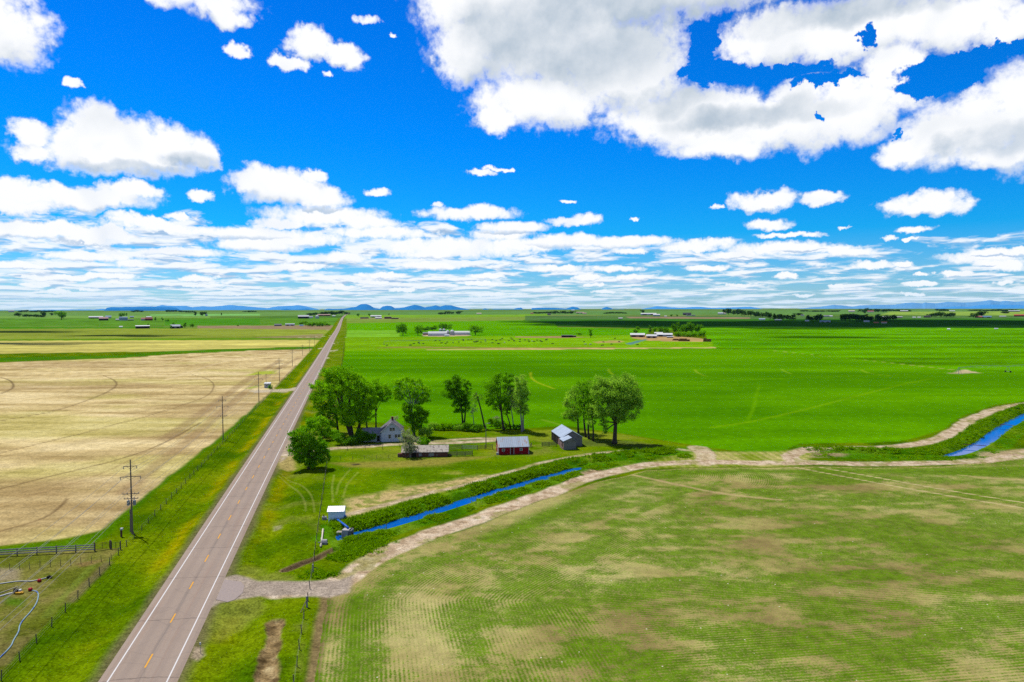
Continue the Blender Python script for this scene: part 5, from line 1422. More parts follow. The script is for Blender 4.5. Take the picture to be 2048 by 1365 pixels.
# pump house ------------------------------------------------------------
P = GT(672,1045.5); P.z = max(P.z, 0) + .25; s = MPP(P)
ph = empty('pump_house', P, 'small white pump house with a ribbed metal roof beside the canal inlet', 'shed', None, rad(4))
w, d, ev, rg_ = 3.1, 2.5, 2.1, 2.75
m = MB(); walls_gable(m, w, d, ev, rg_, 'x'); m.v = [(x, y+d/2, z) for x, y, z in m.v]; m.build('wall', [M_PUMPWALL], ph)
m = MB(); roof_gable(m, w, d, ev, rg_, 'x', .22, .08); m.v = [(x, y+d/2, z+.03) for x, y, z in m.v]; m.build('roof', [M_PUMPROOF], ph)
m = MB(); m.box(-w/2-.04, w/2+.04, -.03, -.002, 1.5, 1.56); m.build('trim', [M_TRIM], ph)
m = MB(); m.box(1.56, 2.0, .5, 1.1, .1, .9); m.build('meter_box', [M_BLUE], ph)
P0_ = GT(693,1070); ib = empty('inlet_box', (P0_.x, P0_.y, -1.2), 'pale steel intake box standing in the canal below the pump house', 'intake box', None, rad(-6))
m = MB(); t = .08
m.box(-.95, -.87, 0, 1.5, 0, 2.1); m.box(-.87, .3, 0, .08, 0, 2.1); m.box(-.87, .95, 1.42, 1.5, 0, 2.1); m.box(.87, .95, .0, 1.42, 0, .5); m.box(.87, .95, .0, 1.42, 1.8, 2.1); m.box(-.87, .4, .08, 1.42, 2.02, 2.1); m.build('shell', [M_CONC], ib)
m = MB(); m.box(-.8, .8, .3, 1.3, .0, 1.3); m.build('screen', [M_DARK], ib)
for x in (.42, .62, .84): 
    m = MB(); m.box(x-.03, x+.03, .0, .06, 0, 2.06); m.build('rail', [M_STEEL], ib)
m = MB(); m.box(.32, .9, .0, .08, 1.9, 2.1); m.build('lintel', [M_STEEL], ib)
for i in range(6):
    x = -2.15 + i*.2
    if i == 0: gb = MB()
    gb.box(x, x+.1, .3, 1.3, 1.5, 1.56)
gb.box(-2.2, -.96, .3, .36, 1.44, 1.5); gb.box(-2.2, -.96, 1.24, 1.3, 1.44, 1.5)
for x_ in (-2.1, -1.2): gb.box(x_, x_+.07, .4, .47, .2, 1.44); gb.box(x_, x_+.07, 1.1, 1.17, .2, 1.44)
gb.build('walkway_grate', [M_PIPE], ib)
a = Vector((P.x+.2, P.y-.05, .75)); b_ = Vector((P0_.x+.1, P0_.y+.9, 1.2))
m = MB(); m.tube([a - Vector((0,-.4,0)), a, a*.5+b_*.5, b_, b_ - Vector((0,0,.6))], .2, 10)
for q in (.25, .7): c_ = a*(1-q)+b_*q; m.tube([c_ - (b_-a).normalized()*.05, c_ + (b_-a).normalized()*.05], .27, 10)
tag(m.build('suction_pipe', [M_BLUE], None, True), 'bright blue suction pipe running from the pump house to the intake box', 'pipe')
a = GT(641.5,1096); b_ = GT(646,1062)
m = MB(); m.tube([a + Vector((0,0,.25)), (a+b_)/2 + Vector((.05,0,.3)), b_ + Vector((0,0,.35))], .16, 10); m.tube([b_ + Vector((0,0,.35)), b_ + Vector((.0,.5,-.3))], .18, 10)
for q in (.1, .5, .92): c_ = a*(1-q)+b_*q; m.box(c_.x-.22, c_.x+.22, c_.y-.08, c_.y+.08, -.4, .22)
tag(m.build('irrigation_pipe', [M_PIPE], None, True), 'cream coloured pipe lying beside the fence below the pump house', 'pipe')
c_ = GT(649,1088)
m = MB(); m.box(c_.x-.55, c_.x+.5, c_.y-.4, c_.y+.4, -.4, .45); m.tube([(c_.x-.5, c_.y, .5), (c_.x+.5, c_.y, .5)], .36, 12); m.box(c_.x-1.1, c_.x+.7, c_.y-.5, c_.y-.42, .35, .5)
tag(m.build('headgate', [M_CONC], None), 'pale concrete headgate in the grass between the pipe and the canal', 'headgate')
c_ = GT(649.5,1040)
mt = empty('pump_motor', c_, 'dark pump motor and valves on the left wall of the pump house', 'pump'); m = MB(); m.tube([(-.5,0,.5),(.4,0,.5)], .28, 10); m.box(-.5,.5,-.3,.3,-.1,.25); m.build('motor', [M_CONC], mt)
m = MB(); m.tube([(-.2,0,.5),(-.2,0,1.1)], .09, 8); m.tube([(-.45,0,1.05),(.05,0,1.05)], .06, 8); m.build('valve', [M_BROWNWALL], mt)

# roadside white hut ---------------------------------------------------------
P = GT(534.5,776.5); s = MPP(P)
hu = empty('field_hut', P, 'small white metal hut at the field entrance left of the highway', 'hut', None, rad(8))
m = MB(); m.box(-1.6, 1.6, 0, 2.4, -.2, 2.4); m.build('wall', [mat('hut_siding', A(196,204,210), .7, .1, 2)], hu)
m = MB(); m.prism([(-.3, 2.45),(2.7, 2.9),(2.7, 3.02),(-.3, 2.57)], -1.8, 1.8, 0, 'x'); m.build('roof', [M_TRIM], hu)
window(hu, -.4, 0, 1.1, .6, .7)
m = MB(); m.box(.4, 1.2, -.05, -.002, 0, 2.0); m.build('door', [M_STEEL], hu)
shrub('dark rounded bush beside the small white hut', (541,779), [(541,775,5,5)], L_DARK, 1.3, .4, 95)
q = GT(532.5,768); m = MB(); m.tube([q, q+Vector((0,0,6))], [.12,.08], 6); m.box(q.x-.5, q.x+.5, q.y-.05, q.y+.05, 5.4, 5.55)
tag(m.build('service_pole', [M_POLE]), 'short thin wooden pole behind the small white hut', 'pole')

# ------------------------------------------------------------------ utility poles and wires
ARMSETS = []
def pole(base, top_y, arms, label, transformers=0):
    P = GT(*base); s = MPP(P); H = (base[1]-top_y)*s*1.0
    root = empty('utility_pole', P, label, 'utility pole', 'utility poles along the highway', rad(13.7))
    m = MB(); m.tube([(0,0,-.8),(0,0,H*.5),(0,0,H)], [.18,.15,.11], 8); m.build('pole', [M_POLE], root)
    for (fr, half, ins) in arms:
        z = H*fr
        a = MB(); a.box(-half, half, -.26, -.13, z-.065, z+.065); a.tube([(-half*.5,-.2,z-.05),(0,-.16,z-.6)], .03, 5); a.tube([(half*.5,-.2,z-.05),(0,-.16,z-.6)], .03, 5)
        ar = a.build('crossarm', [M_POLE], root)
        for k in (-1, 1):
            for q in ((.95,) if ins == 1 else (.95, .45)):
                b = MB()
                if ins == 1: 
                    b.tube([(k*half*q,-.2,z-.1),(k*half*q,-.2,z-.55)], .05, 6); b.tube([(k*half*q,-.2,z-.25),(k*half*q,-.2,z-.4)], .1, 8)
                else: b.tube([(k*half*q,-.2,z+.08),(k*half*q,-.2,z+.3)], [.07,.04], 6)
                b.build('insulator', [M_STEEL], ar)
    for k in range(transformers):
        x = -.42 if k == 0 else .42
        b = MB(); z = H*.39; b.tube([(x*1.3,-.05,z),(x*1.3,-.05,z+.95)], .28, 12); b.tube([(x*1.3,-.05,z+.95),(x*1.3,-.05,z+1.15)], .06, 6); b.box(min(0,x), max(0,x), -.06, .06, z+.3, z+.42)
        b.build('transformer', [M_STEEL], root)
    return P, H
POLES = [((265,1068),916), ((446.5,879.5),791), ((518,805.3),743.5), ((559,763),715.8), ((585,733),697), ((605,712),689), ((619,702.5),679), ((629,691),672)]
ORD = ['nearest tall wooden utility pole carrying two grey transformers', 'second nearest utility pole with three crossarms beside the highway ditch', 'third utility pole counted from the foreground, left of the white hut', 'fourth utility pole from the foreground, past the white hut', 'fifth utility pole from the foreground', 'sixth utility pole from the foreground', 'seventh utility pole from the foreground', 'farthest utility pole that still reads against the fields']
tops = []
for i, ((b_, ty), lb) in enumerate(zip(POLES, ORD)):
    arms = [(.915, 1.25, 1), (.775, 1.9, 1), (.545, 1.5, 2), (.48, 1.3, 2)] if i == 0 else ([(.91, 1.2, 1), (.77, 1.9, 1), (.545, 1.5, 2)] if i < 4 else [(.9, 1.2, 1), (.76, 1.8, 1)])
    tops.append(pole(b_, ty, arms, lb, 2 if i == 0 else 0))
# guy stub beside the first pole
q = GT(261.5,1064); m = MB(); m.tube([q, q+Vector((.05,0,4.6))], [.13,.1], 7); m.box(q.x-.05,q.x+.12,q.y-.15,q.y-.08,3.9,4.3)
tag(m.build('stub_pole', [M_POLE]), 'short grey stub pole standing against the nearest utility pole', 'pole')
P1 = tops[0][0]; dirn = (tops[0][0] - tops[1][0]).normalized()
Pm1 = P1 + dirn*92; Pm1.z = 0
chain = [(Pm1, 15.0)] + tops
acr = Vector((math.cos(rad(13.7)), math.sin(rad(13.7)), 0))
WN = [(.91, -1.15, 'upper left'), (.91, 1.15, 'upper right'), (.735, -1.8, 'outer left of the long arm'), (.735, 1.8, 'outer right of the long arm'), (.565, -1.4, 'lower left'), (.565, 1.4, 'lower right'), (.42, 0, 'lowest middle')]
for fr, off, nm in WN:
    pts = []
    for i in range(len(chain)-1 if fr > .6 else 5):
        (A0, H0_), (A1, H1_) = chain[i], chain[i+1]
        a = A0 + acr*off + Vector((0,0,H0_*fr)); b = A1 + acr*off + Vector((0,0,H1_*fr))
        for k in range(12):
            t = k/12; p = a*(1-t) + b*t; p.z -= 4*1.3*t*(1-t); pts.append(p)
    pts.append(b)
    m = MB(); m.tube(pts, .024, 4, 0, False)
    tag(m.build('power_wire', [M_WIRE]), 'power wire hung from the ' + nm + ' of the utility poles', 'wire', 'power wires along the highway')

# yard light pole
q = GT(972,897); m = MB(); H = 52*MPP(q)
yp = empty('yard_pole', q, 'slender grey service pole between the corral and the drive', 'pole'); m.tube([(0,0,-.4),(0,0,H)], [.15,.1], 7); m.build('pole', [M_POLE], yp)
m = MB(); m.tube([(0,0,H-.3),(.9,0,H-.1)], .05, 6); m.tube([(.9,0,H-.1),(1.25,0,H-.14)], .12, 8); m.build('lamp', [M_STEEL], yp)
q2 = GT(641,872); m = MB(); m.tube([q2, q2+Vector((0,0,7.5))], [.14,.1], 6); m.box(q2.x-.6,q2.x+.6,q2.y-.06,q2.y+.06,7.0,7.15)
tag(m.build('service_pole', [M_POLE]), 'wooden service pole half hidden under the trees by the road', 'pole')

# ------------------------------------------------------------------ fences
def zline(pts):
    X = np.array([p[0] for p in pts]); Y = np.array([p[1] for p in pts])
    return terrain_z(X, Y, polydist(X,Y,CAN_A), polydist(X,Y,CAN_B), polydist(X,Y,ROAD), polydist(X,Y,TRENCH), None)
def fence(name, label, line, step, post, rails, pm, rmat, cat='fence', group=None, flat_rail=False, rail_name='wire', jit=.08):
    """line of world xy; posts each a mesh of their own, rails or wires in one"""
    L = resample(np.asarray(line, float), step); Z = zline(L); r = random.Random(len(L))
    root = empty(name, (L[0][0], L[0][1], Z[0]), label, cat, group)
    b0 = Vector((L[0][0], L[0][1], Z[0]))
    rr_, hh = post
    mb = MB(); mb.tube([(0,0,-.35),(0,0,hh*.5),(0,0,hh)], [rr_*1.05, rr_, rr_*.9], 6); pme = mb.mesh('post', [pm])
    for i, (p, z) in enumerate(zip(L, Z)):
        if i >= 100: break
        o = link('post', pme, root); o.location = Vector((p[0], p[1], z)) - b0
        o.rotation_euler = (r.uniform(-jit, jit), r.uniform(-jit, jit), r.uniform(0, 3)); o.scale = (1, 1, r.uniform(.88, 1.1))
    for (h, th) in rails:
        m = MB()
        for (p, z), (q, w_) in zip(zip(L[:-1], Z[:-1]), zip(L[1:], Z[1:])):
            a = Vector((p[0], p[1], z+h)) - b0; b = Vector((q[0], q[1], w_+h)) - b0
            if flat_rail:
                d = (b-a).normalized(); n = Vector((d.y, -d.x, 0)).normalized()*rr_*1.3
                vs = []
                for c in (a, b): vs += [c+n*.7-Vector((0,0,th)), c+n*1.25-Vector((0,0,th)), c+n*1.25+Vector((0,0,th)), c+n*.7+Vector((0,0,th))]
                m.add(vs, [(0,1,5,4),(1,2,6,5),(2,3,7,6),(3,0,4,7),(0,3,2,1),(4,5,6,7)])
            else: m.tube([a, b], th, 4, 0, False)
        m.build(rail_name, [rmat], root)
    return root
def offset_line(off, r0, r1):
    L = ROAD_L; t = np.gradient(L, axis=0); t /= np.linalg.norm(t, axis=1)[:, None]; n_ = np.stack([t[:,1], -t[:,0]], 1)
    P = L + n_*off; y = P[:,1]; return P[(y > r0) & (y < r1)]
WI = [(.35, .004), (.7, .004), (1.1, .004)]
fence('wire_fence', 'long wooden post and wire fence along the left highway verge', offset_line(-16.0, 70, 560), 4.75, (.07, 1.3), WI, M_POSTW, M_WIRE)
fence('wire_fence', 'post and wire fence along the right verge past the pump house', offset_line(18.6, 100, 200), 4.6, (.07, 1.4), WI, M_POSTW, M_WIRE)
fence('wire_fence', 'post and wire fence along the right verge below the gravel entrance', offset_line(18.3, 60, 101.5), 4.4, (.065, 1.35), WI, M_POSTW, M_WIRE)
fence('wire_fence', 'post and wire fence along the right verge beyond the farm trees', offset_line(18.8, 300, 900), 6.0, (.08, 1.3), WI, M_POSTW, M_WIRE)
fence('wire_fence', 'thin wire fence crossing the corral pasture at lower left', Gs([(-20,1142),(60,1138),(150,1130),(200,1124),(223,1119)]), 1.55, (.045, 1.2), WI[:2], M_POSTW, M_WIRE)
fence('rail_fence', 'bleached three rail board fence at the edge of the stubble field', Gs([(-46,1117),(15,1113),(102,1108),(190,1103)]), 3.0, (.1, 1.55), [(.45,.09),(.85,.09),(1.25,.09)], M_POSTW, M_PALERAIL, flat_rail=True, rail_name='rail', jit=.02)
M_GATEY = mat('rusty_gate_tube', A(140,116,48), .7, .2, 3); M_GATEG = mat('green_gate_tube', A(20,84,44), .6, .15, 3)
def gate(label, a, b, m_, h=1.35, bars=5):
    a = GT(*a); b = GT(*b); d = b - a; d.z = 0; L = d.length
    root = empty('metal_gate', a, label, 'gate', None, math.atan2(d.y, d.x))
    mb = MB()
    for i in range(bars): mb.tube([(0,0,.2+i*(h-.2)/(bars-1)), (L,0,.2+i*(h-.2)/(bars-1))], .035, 6)
    mb.build('bars', [m_], root)
    mb = MB()
    for x in (0, L*.5, L): mb.tube([(x,0,.15),(x,0,h+.05)], .04, 6)
    mb.build('uprights', [m_], root)
    for x in (-.14, L+.14):
        mb = MB(); mb.tube([(x,0,-.4),(x,0,h+.3)], .1, 7); mb.build('post', [M_POSTW], root)
gate('rusty yellow tube gate at the end of the board fence', (191,1102), (219,1098), M_GATEY)
gate('dark green tube gate beside the highway fence', (224,1099), (240,1099.5), M_GATEG)
# farmyard fences and corral
fence('wire_fence', 'faint wire fence crossing the lawn in front of the farm drive', Gs([(657,922),(720,919),(800,916)]), 3.0, (.05, 1.15), WI, M_POSTW, M_WIRE)
fence('wire_fence', 'short post fence along the drive behind the rounded roadside tree', Gs([(660,905),(690,902),(735,899),(800,897)]), 4.5, (.07, 1.2), WI, M_POSTW, M_WIRE)
def rail(label, pts, step=2.4, n=4, h=1.5, m_=M_POSTW):
    return fence('rail_fence', label, Gs(pts), step, (.09, h), [(h*(.25+.7*i/(n-1)), .07) for i in range(n)], M_POSTW, m_, 'fence', None, True, 'rail', .03)
rail('dark rail corral fence on the left, behind the long shed', [(897,902),(924,899)])
rail('bleached middle panel of the back corral fence', [(924,899),(955,900)], 2.6, 4, 1.4, M_PALERAIL)
rail('dark rail corral fence joining the red barn', [(955,900),(985,898)])
rail('front corral fence of grey rails between long shed and red barn', [(898,913),(930,912.5),(945,911)], 2.4, 5, 1.45)
rail('short rail pen in front of the grey shed', [(1084,894),(1100,893),(1113,893)], 1.9, 5, 1.5)
rail('rail pen beside the red barn at its right end', [(1060,896),(1063,893)], 1.5, 3, 1.3)
# small roadside posts
q = GT(243,1074); mp = empty('meter_post', q, 'brown post with a pale meter box near the nearest utility pole', 'post'); m = MB(); m.box(-.14,.14,-.12,.12,-.3,1.4); m.build('post', [M_BROWNWALL], mp); m = MB(); m.box(-.12,.3,-.2,.2,1.4,1.75); m.build('meter_box', [M_TRIM], mp)
q = GT(401,1307); mp = empty('marker_post', q, 'thin roadside marker post with a white top below the entrance', 'post'); m = MB(); m.tube([(0,0,-.3),(0,0,1.3)], .03, 6); m.build('post', [M_STEEL], mp); m = MB(); m.box(-.09,.09,-.05,.05,1.15,1.45); m.build('reflector', [M_TRIM], mp)
q = GT(614,1215); mp = empty('fence_post', q, 'stout pale corner post at the top of the lower right fence', 'post'); m = MB(); m.tube([(0,0,-.3),(0,0,1.7)], .14, 8); m.build('post', [M_PALERAIL], mp); m = MB(); m.tube([(0,.05,1.2),(-.35,-1.9,.1)], .07, 6); m.build('brace', [M_POSTW], mp)
q = GT(626,1146); mp = empty('fence_post', q, 'stout pale corner post above the gravel entrance', 'post'); m = MB(); m.tube([(0,0,-.3),(0,0,1.5)], .13, 8); m.build('post', [M_PALERAIL], mp); m = MB(); m.tube([(0,-.05,1.1),(.3,1.8,.1)], .06, 6); m.build('brace', [M_POSTW], mp)
for k, (px, py) in enumerate([(686,1078),(717,1079),(773,1058),(838,1042),(868,1034),(914,1018),(952,1008)]):
    q = GT(px, py+5); m = MB(); m.tube([(q.x,q.y,q.z-.3),(q.x,q.y,q.z+1.15)], .05, 6)
    tag(m.build('bank_post', [M_POSTW]), 'thin fence post on the near bank of the canal', 'post', 'posts along the canal bank')
# crossings on the right hand canal
for k, (a, b, lb) in enumerate([((1913,889),(1972,893),'nearer rusty plank across the right hand canal'), ((2000,850),(2026,852),'farther reddish pipe across the right hand canal')]):
    a = GT(*a); b = GT(*b); a.z = b.z = .15; m = MB(); m.tube([a, b], .09, 8)
    for c in (a, b): m.tube([(c.x, c.y, -1.2), (c.x, c.y, .2)], .07, 6)
    tag(m.build('crossing_pipe', [mat('rusty_pipe', A(120,72,60), .8, .25, 2)]), lb, 'pipe')

# ------------------------------------------------------------------ irrigation gear, bottom left
M_HOSE = mat('hose_pale_blue', A(150,180,186), .6, .15, 1.2, col2=A(70,110,190)); M_FLOAT = mat('float_red', A(186,22,34), .5, .15, 2); M_YELLOW = mat('pump_yellow', A(222,168,20), .6, .15, 2)
def ground_tube(name, pts, r, m_, label, cat, z=.08):
    q = smooth_line(np.array([tuple(G(*p)[:2]) for p in pts]), 2); Z = zline(q)
    m = MB(); m.tube([(a[0], a[1], zz+z) for a, zz in zip(q, Z)], r, 7); tag(m.build(name, [m_], None, True), label, cat)
ground_tube('hose', [(61,1182),(73,1183),(78,1190),(74,1208),(60,1227),(47,1240),(39,1253),(38,1265),(27,1282),(23,1294),(0,1317),(-20,1335)], .09, M_HOSE, 'pale blue hose curving across the corral grass', 'hose')
ground_tube('irrigation_pipe', [(-20,1172),(10,1167),(40,1163),(62,1164),(80,1160),(97,1156)], .09, M_STEEL, 'upper grey pipe lying in the corral grass', 'pipe')
ground_tube('irrigation_pipe', [(-20,1198),(0,1194),(16,1189),(30,1186)], .12, M_TRIM, 'thick white pipe at the left edge of the picture', 'pipe')
ground_tube('irrigation_pipe', [(0,1187),(15,1182),(30,1176),(36,1174)], .05, M_PIPE, 'thin cream pipe between the two pipes in the corral', 'pipe')
for k, ((px, py), lb) in enumerate([((79,1164),'red ball float on the upper pipe'), ((61,1182),'red ball float where the blue hose begins')]):
    q = GT(px, py); m = MB()
    for i in range(5):
        pass
    m.tube([(q.x-.32,q.y,q.z+.22),(q.x-.22,q.y,q.z+.22),(q.x+.05,q.y,q.z+.24),(q.x+.25,q.y,q.z+.22),(q.x+.34,q.y,q.z+.22)], [.08,.24,.3,.22,.06], 10)
    tag(m.build('float', [M_FLOAT], None, True), lb, 'float', 'red floats')
q = GT(99,1157); m = MB(); m.tube([(q.x-.4,q.y,q.z+.2),(q.x,q.y,q.z+.3),(q.x+.45,q.y,q.z+.2)], [.15,.25,.12], 8); m.box(q.x-.2,q.x+.2,q.y-.15,q.y+.15,q.z,q.z+.42)
tag(m.build('pipe_coupling', [M_DARK]), 'dark coupling at the end of the upper pipe', 'coupling')
q = GT(36,1188); pm_ = empty('transfer_pump', q, 'small yellow and black pump among the pipes in the corral', 'pump')
m = MB(); m.box(-.2,.65,-.35,.3,0,.32); m.box(.65,.85,-.2,.2,.05,.25); m.build('base', [M_YELLOW], pm_); m = MB(); m.tube([(-.75,.2,.35),(-.1,.25,.4)], .26, 10); m.box(-.7,-.1,.0,.35,.4,.75); m.build('motor', [M_DARK], pm_); m = MB(); m.box(0,.3,.1,.5,.32,.6); m.build('cover', [M_TRIM], pm_)

# ------------------------------------------------------------------ centre pivots
def pivot(base, ends, label, towers, height=4.2):
    P = GT(*base); E = GT(*ends); d = E - P; d.z = 0; L = d.length
    root = empty('centre_pivot', P, label, 'irrigator', 'centre pivot irrigators', math.atan2(d.y, d.x))
    m = MB()
    for (x, y) in ((-1.3,-1.3),(1.3,-1.3),(1.3,1.3),(-1.3,1.3)): m.tube([(x,y,-.1),(x*.15,y*.15,height)], .09, 6)
    for z_, k in ((1.2, .78), (2.4, .52)): 
        for (a, b) in (((-1,-1),(1,-1)),((1,-1),(1,1)),((1,1),(-1,1)),((-1,1),(-1,-1))): m.tube([(a[0]*1.3*k,a[1]*1.3*k,z_),(b[0]*1.3*k,b[1]*1.3*k,z_)], .05, 5)
    m.tube([(0,0,-.1),(0,0,height+.4)], .14, 8); m.build('pivot_stand', [M_STEEL], root)
    n = towers
    sp = L/n
    for k in range(n):
        x0 = k*sp; x1 = x0+sp; m = MB(); rise = 1.6
        N = 9; pts = [Vector((x0+(x1-x0)*t/(N-1), 0, height + rise*math.sin(math.pi*t/(N-1))*.6)) for t in range(N)]
        m.tube(pts, .11, 6, 0, False)
        low = [p - Vector((0,0,1.3*math.sin(math.pi*max(.08,min(.92,i/(N-1)))))) for i, p in enumerate(pts)]
        m.tube(low, .05, 4, 0, False)
        for i in range(N-1): m.tube([pts[i], (low[i]+low[i+1])/2 + Vector((0,.8,0))], .05, 4); m.tube([pts[i+1], (low[i]+low[i+1])/2 - Vector((0,.8,0))], .05, 4)
        m.build('span', [M_STEEL], root)
        t = MB(); t.tube([(x1,-1.9,.5),(x1,0,height)], .08, 5); t.tube([(x1,1.9,.5),(x1,0,height)], .08, 5); t.tube([(x1,-1.9,.55),(x1,1.9,.55)], .08, 5)
        tw = t.build('tower', [M_STEEL], root)
        for y in (-1.9, 1.9):
            w_ = MB(); w_.tube([(x1-.15,y,.55),(x1+.15,y,.55)], .6, 12); w_.build('wheel', [M_DARK], tw)
pivot((1917,748), (2110,742), 'near centre pivot irrigator with an A frame stand in the right hand field', 2)
pivot((971,685), (768,690), 'far centre pivot irrigator crossing the cattle pasture', 3)

# ------------------------------------------------------------------ cattle
def cow_mesh(m_, seed):
    m = MB()
    sp = [((-1.05,0,1.12),.10),((-.98,0,1.08),.30),((-.7,0,1.0),.36),((-.2,0,.95),.40),((.3,0,.95),.40),((.7,0,1.02),.36),((.95,0,1.1),.25),((1.2,0,1.08),.18),((1.42,0,.98),.17),((1.62,0,.82),.11),((1.72,0,.74),.08)] if seed else \
         [((-1.05,0,1.12),.10),((-.98,0,1.08),.30),((-.7,0,1.0),.36),((-.2,0,.95),.40),((.3,0,.95),.40),((.7,0,1.0),.36),((.98,0,.92),.24),((1.2,0,.68),.18),((1.36,0,.42),.15),((1.48,0,.24),.11),((1.54,0,.14),.08)]
    m.tube([p for p, _ in sp], [r for _, r in sp], 10)
    for x, y in ((-.8,.2),(-.8,-.2),(.62,.2),(.62,-.2)): m.tube([(x,y,.9),(x+(.06 if x > 0 else -.1),y,.48),(x,y,.0)], [.16,.075,.06], 7)
    m.tube([(-1.05,0,1.15),(-1.18,0,.8),(-1.16,0,.42)], [.035,.03,.05], 5)
    hx, hz_ = sp[8][0][0], sp[8][0][2]
    for y in (-1, 1): m.tube([(hx-.08,y*.1,hz_+.1),(hx-.1,y*.3,hz_+.12)], [.06,.02], 5)
    me = m.mesh('cow', [m_], True); return me
M_COWB = mat('black_hide', (.01,.009,.008), .7, .3, 2); M_COWW = mat('white_hide', A(220,214,200), .8, .1, 2); M_COWR = mat('brown_hide', A(92,50,32), .8, .2, 2)
CM = {'b': [cow_mesh(M_COWB, 0), cow_mesh(M_COWB, 1)], 'w': [cow_mesh(M_COWW, 0), cow_mesh(M_COWW, 1)], 'r': [cow_mesh(M_COWR, 0)]}
COWS = [(774,692.5),(821,692.5),(828,689),(837.5,687),(846.5,689),(871,683),(879.5,683),(883,688),(891.5,689),(894.5,686),(917.5,686),(926,681),(927,683),(936.5,681.5),(943,681),(948,685.5),(953,684.5),(956,684.5),(951,686),(961.5,686),(984.5,681),(985,687.5),(992.5,683),(996,689),(998,689),(1000.5,681.5),(1004.5,679),(1018,683),(1022,678),(1025,680),(1028,683.5),(1040,680.5),(1039.5,685),(1050,682),(1057,682),(1058,685),(1074,682),(1068,685),(1081,683),(1083,685),(1091.5,681.5),(1094,680.5),(1105,689),(1168,685),(1207,686),(1223,690),(1238,685),(1230,678.5),(1275,691)]
r_ = random.Random(9)
for px, py in COWS:
    q = GT(px, py); o = link('cow', r_.choice(CM['b'])); o.location = q; o.rotation_euler = (0,0,r_.choice((0, math.pi)) + r_.uniform(-.7,.7)); sc_ = r_.uniform(.95, 1.15); o.scale = (sc_*1.15,)*3
    tag(o, 'black cow grazing in the green pasture between the two middle farms', 'cow', 'black cattle in the pasture')
for px, py in [(1064,684),(1009,687),(1171,690),(1181,690.5)]:
    q = GT(px, py); o = link('cow', r_.choice(CM['w'])); o.location = q; o.rotation_euler = (0,0,r_.uniform(0,6)); o.scale = (1.2,)*3
    tag(o, 'white cow grazing among the black cattle', 'cow', 'white cattle in the pasture')
for px, py in [(1203,692.5),(1206,692)]:
    q = GT(px, py); o = link('cow', CM['r'][0]); o.location = q; o.rotation_euler = (0,0,r_.uniform(0,6)); o.scale = (1.1,)*3
    tag(o, 'brown cow standing at the right end of the herd', 'cow', 'brown cattle in the pasture')

# ------------------------------------------------------------------ far farm buildings
_mc = {}
def cm(c, name='painted_metal'):
    c = tuple(c)
    if c not in _mc: _mc[c] = mat(name, A(*c), .7, .12, .3)
    return _mc[c]
def far_building(px, py, w, h, wall, roof, label, style='gable', cat='shed', name='farm_shed', depth=None, rz=0.0, openings=0, group=None):
    P = GT(px, py); s = math.hypot(P.x, P.y)/F; W_ = w*s; H_ = max(h*s, 2.2); D = depth or min(14, max(6, W_*.45))
    ang = -math.atan2(P.x, P.y) + rz
    root = empty(name, P, label, cat, group, ang)
    if style == 'gable':
        ev = H_*.58; m = MB(); walls_gable(m, W_, D, ev, H_, 'x'); m.build('wall', [cm(wall)], root)
        m = MB(); roof_gable(m, W_, D, ev, H_, 'x', .3, .2); m.build('roof', [cm(roof)], root)
    elif style == 'end':
        ev = H_*.58; m = MB(); walls_gable(m, W_, D, ev, H_, 'y'); m.build('wall', [cm(wall)], root)
        m = MB(); roof_gable(m, W_, D, ev, H_, 'y', .3, .2); m.build('roof', [cm(roof)], root)
    elif style == 'arch':
        poly = [(math.cos(t)*D/2, math.sin(t)*H_) for t in np.linspace(0, math.pi, 13)]
        m = MB(); m.prism(poly, -W_/2, W_/2, 0, 'x'); m.build('shell', [cm(wall)], root)
        m = MB(); m.box(W_/2-.05, W_/2+.08, -D*.2, D*.2, 0, H_*.6); m.build('door', [cm(roof)], root)
    elif style == 'flat':
        m = MB(); m.prism([(-D/2,-.3),(D/2,-.3),(D/2,H_*.95),(-D/2,H_*.75)], -W_/2, W_/2, 0, 'x'); m.build('wall', [cm(wall)], root)
        m = MB(); m.prism([(-D/2-.4,H_*.75),(D/2+.4,H_*.96),(D/2+.4,H_*1.02),(-D/2-.4,H_*.81)], -W_/2-.3, W_/2+.3, 0, 'x'); m.build('roof', [cm(roof)], root)
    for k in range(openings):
        x = -W_/2 + W_*(k+.5)/openings; m = MB(); m.box(x-W_/openings*.25, x+W_/openings*.25, -D/2-.06, -D/2-.003, .2, H_*.45); m.build('opening', [M_DARK], root)  # black slabs on the wall stand for shaded openings
    return root
def bin_(px, py, w, h, label, group=None):
    P = GT(px, py); s = math.hypot(P.x, P.y)/F; R = w*s/2; H_ = h*s
    root = empty('grain_bin', P, label, 'grain bin', group); m = MB(); m.tube([(0,0,-.2),(0,0,H_*.7)], R, 20); m.build('wall', [ribmetal('corrugated_bin', A(215,218,220), 'z', 1.1)], root)
    m = MB(); m.tube([(0,0,H_*.7),(0,0,H_*.97),(0,0,H_)], [R*1.04, R*.16, R*.12], 20); m.build('roof', [cm((206,210,214))], root)
Wt = (232,232,230); Pl = (205,212,218); Bl = (168,190,212); Rd = (140,52,44); Dk = (58,56,60); Gy = (140,140,142); Tn = (182,164,140); Br = (110,74,56)
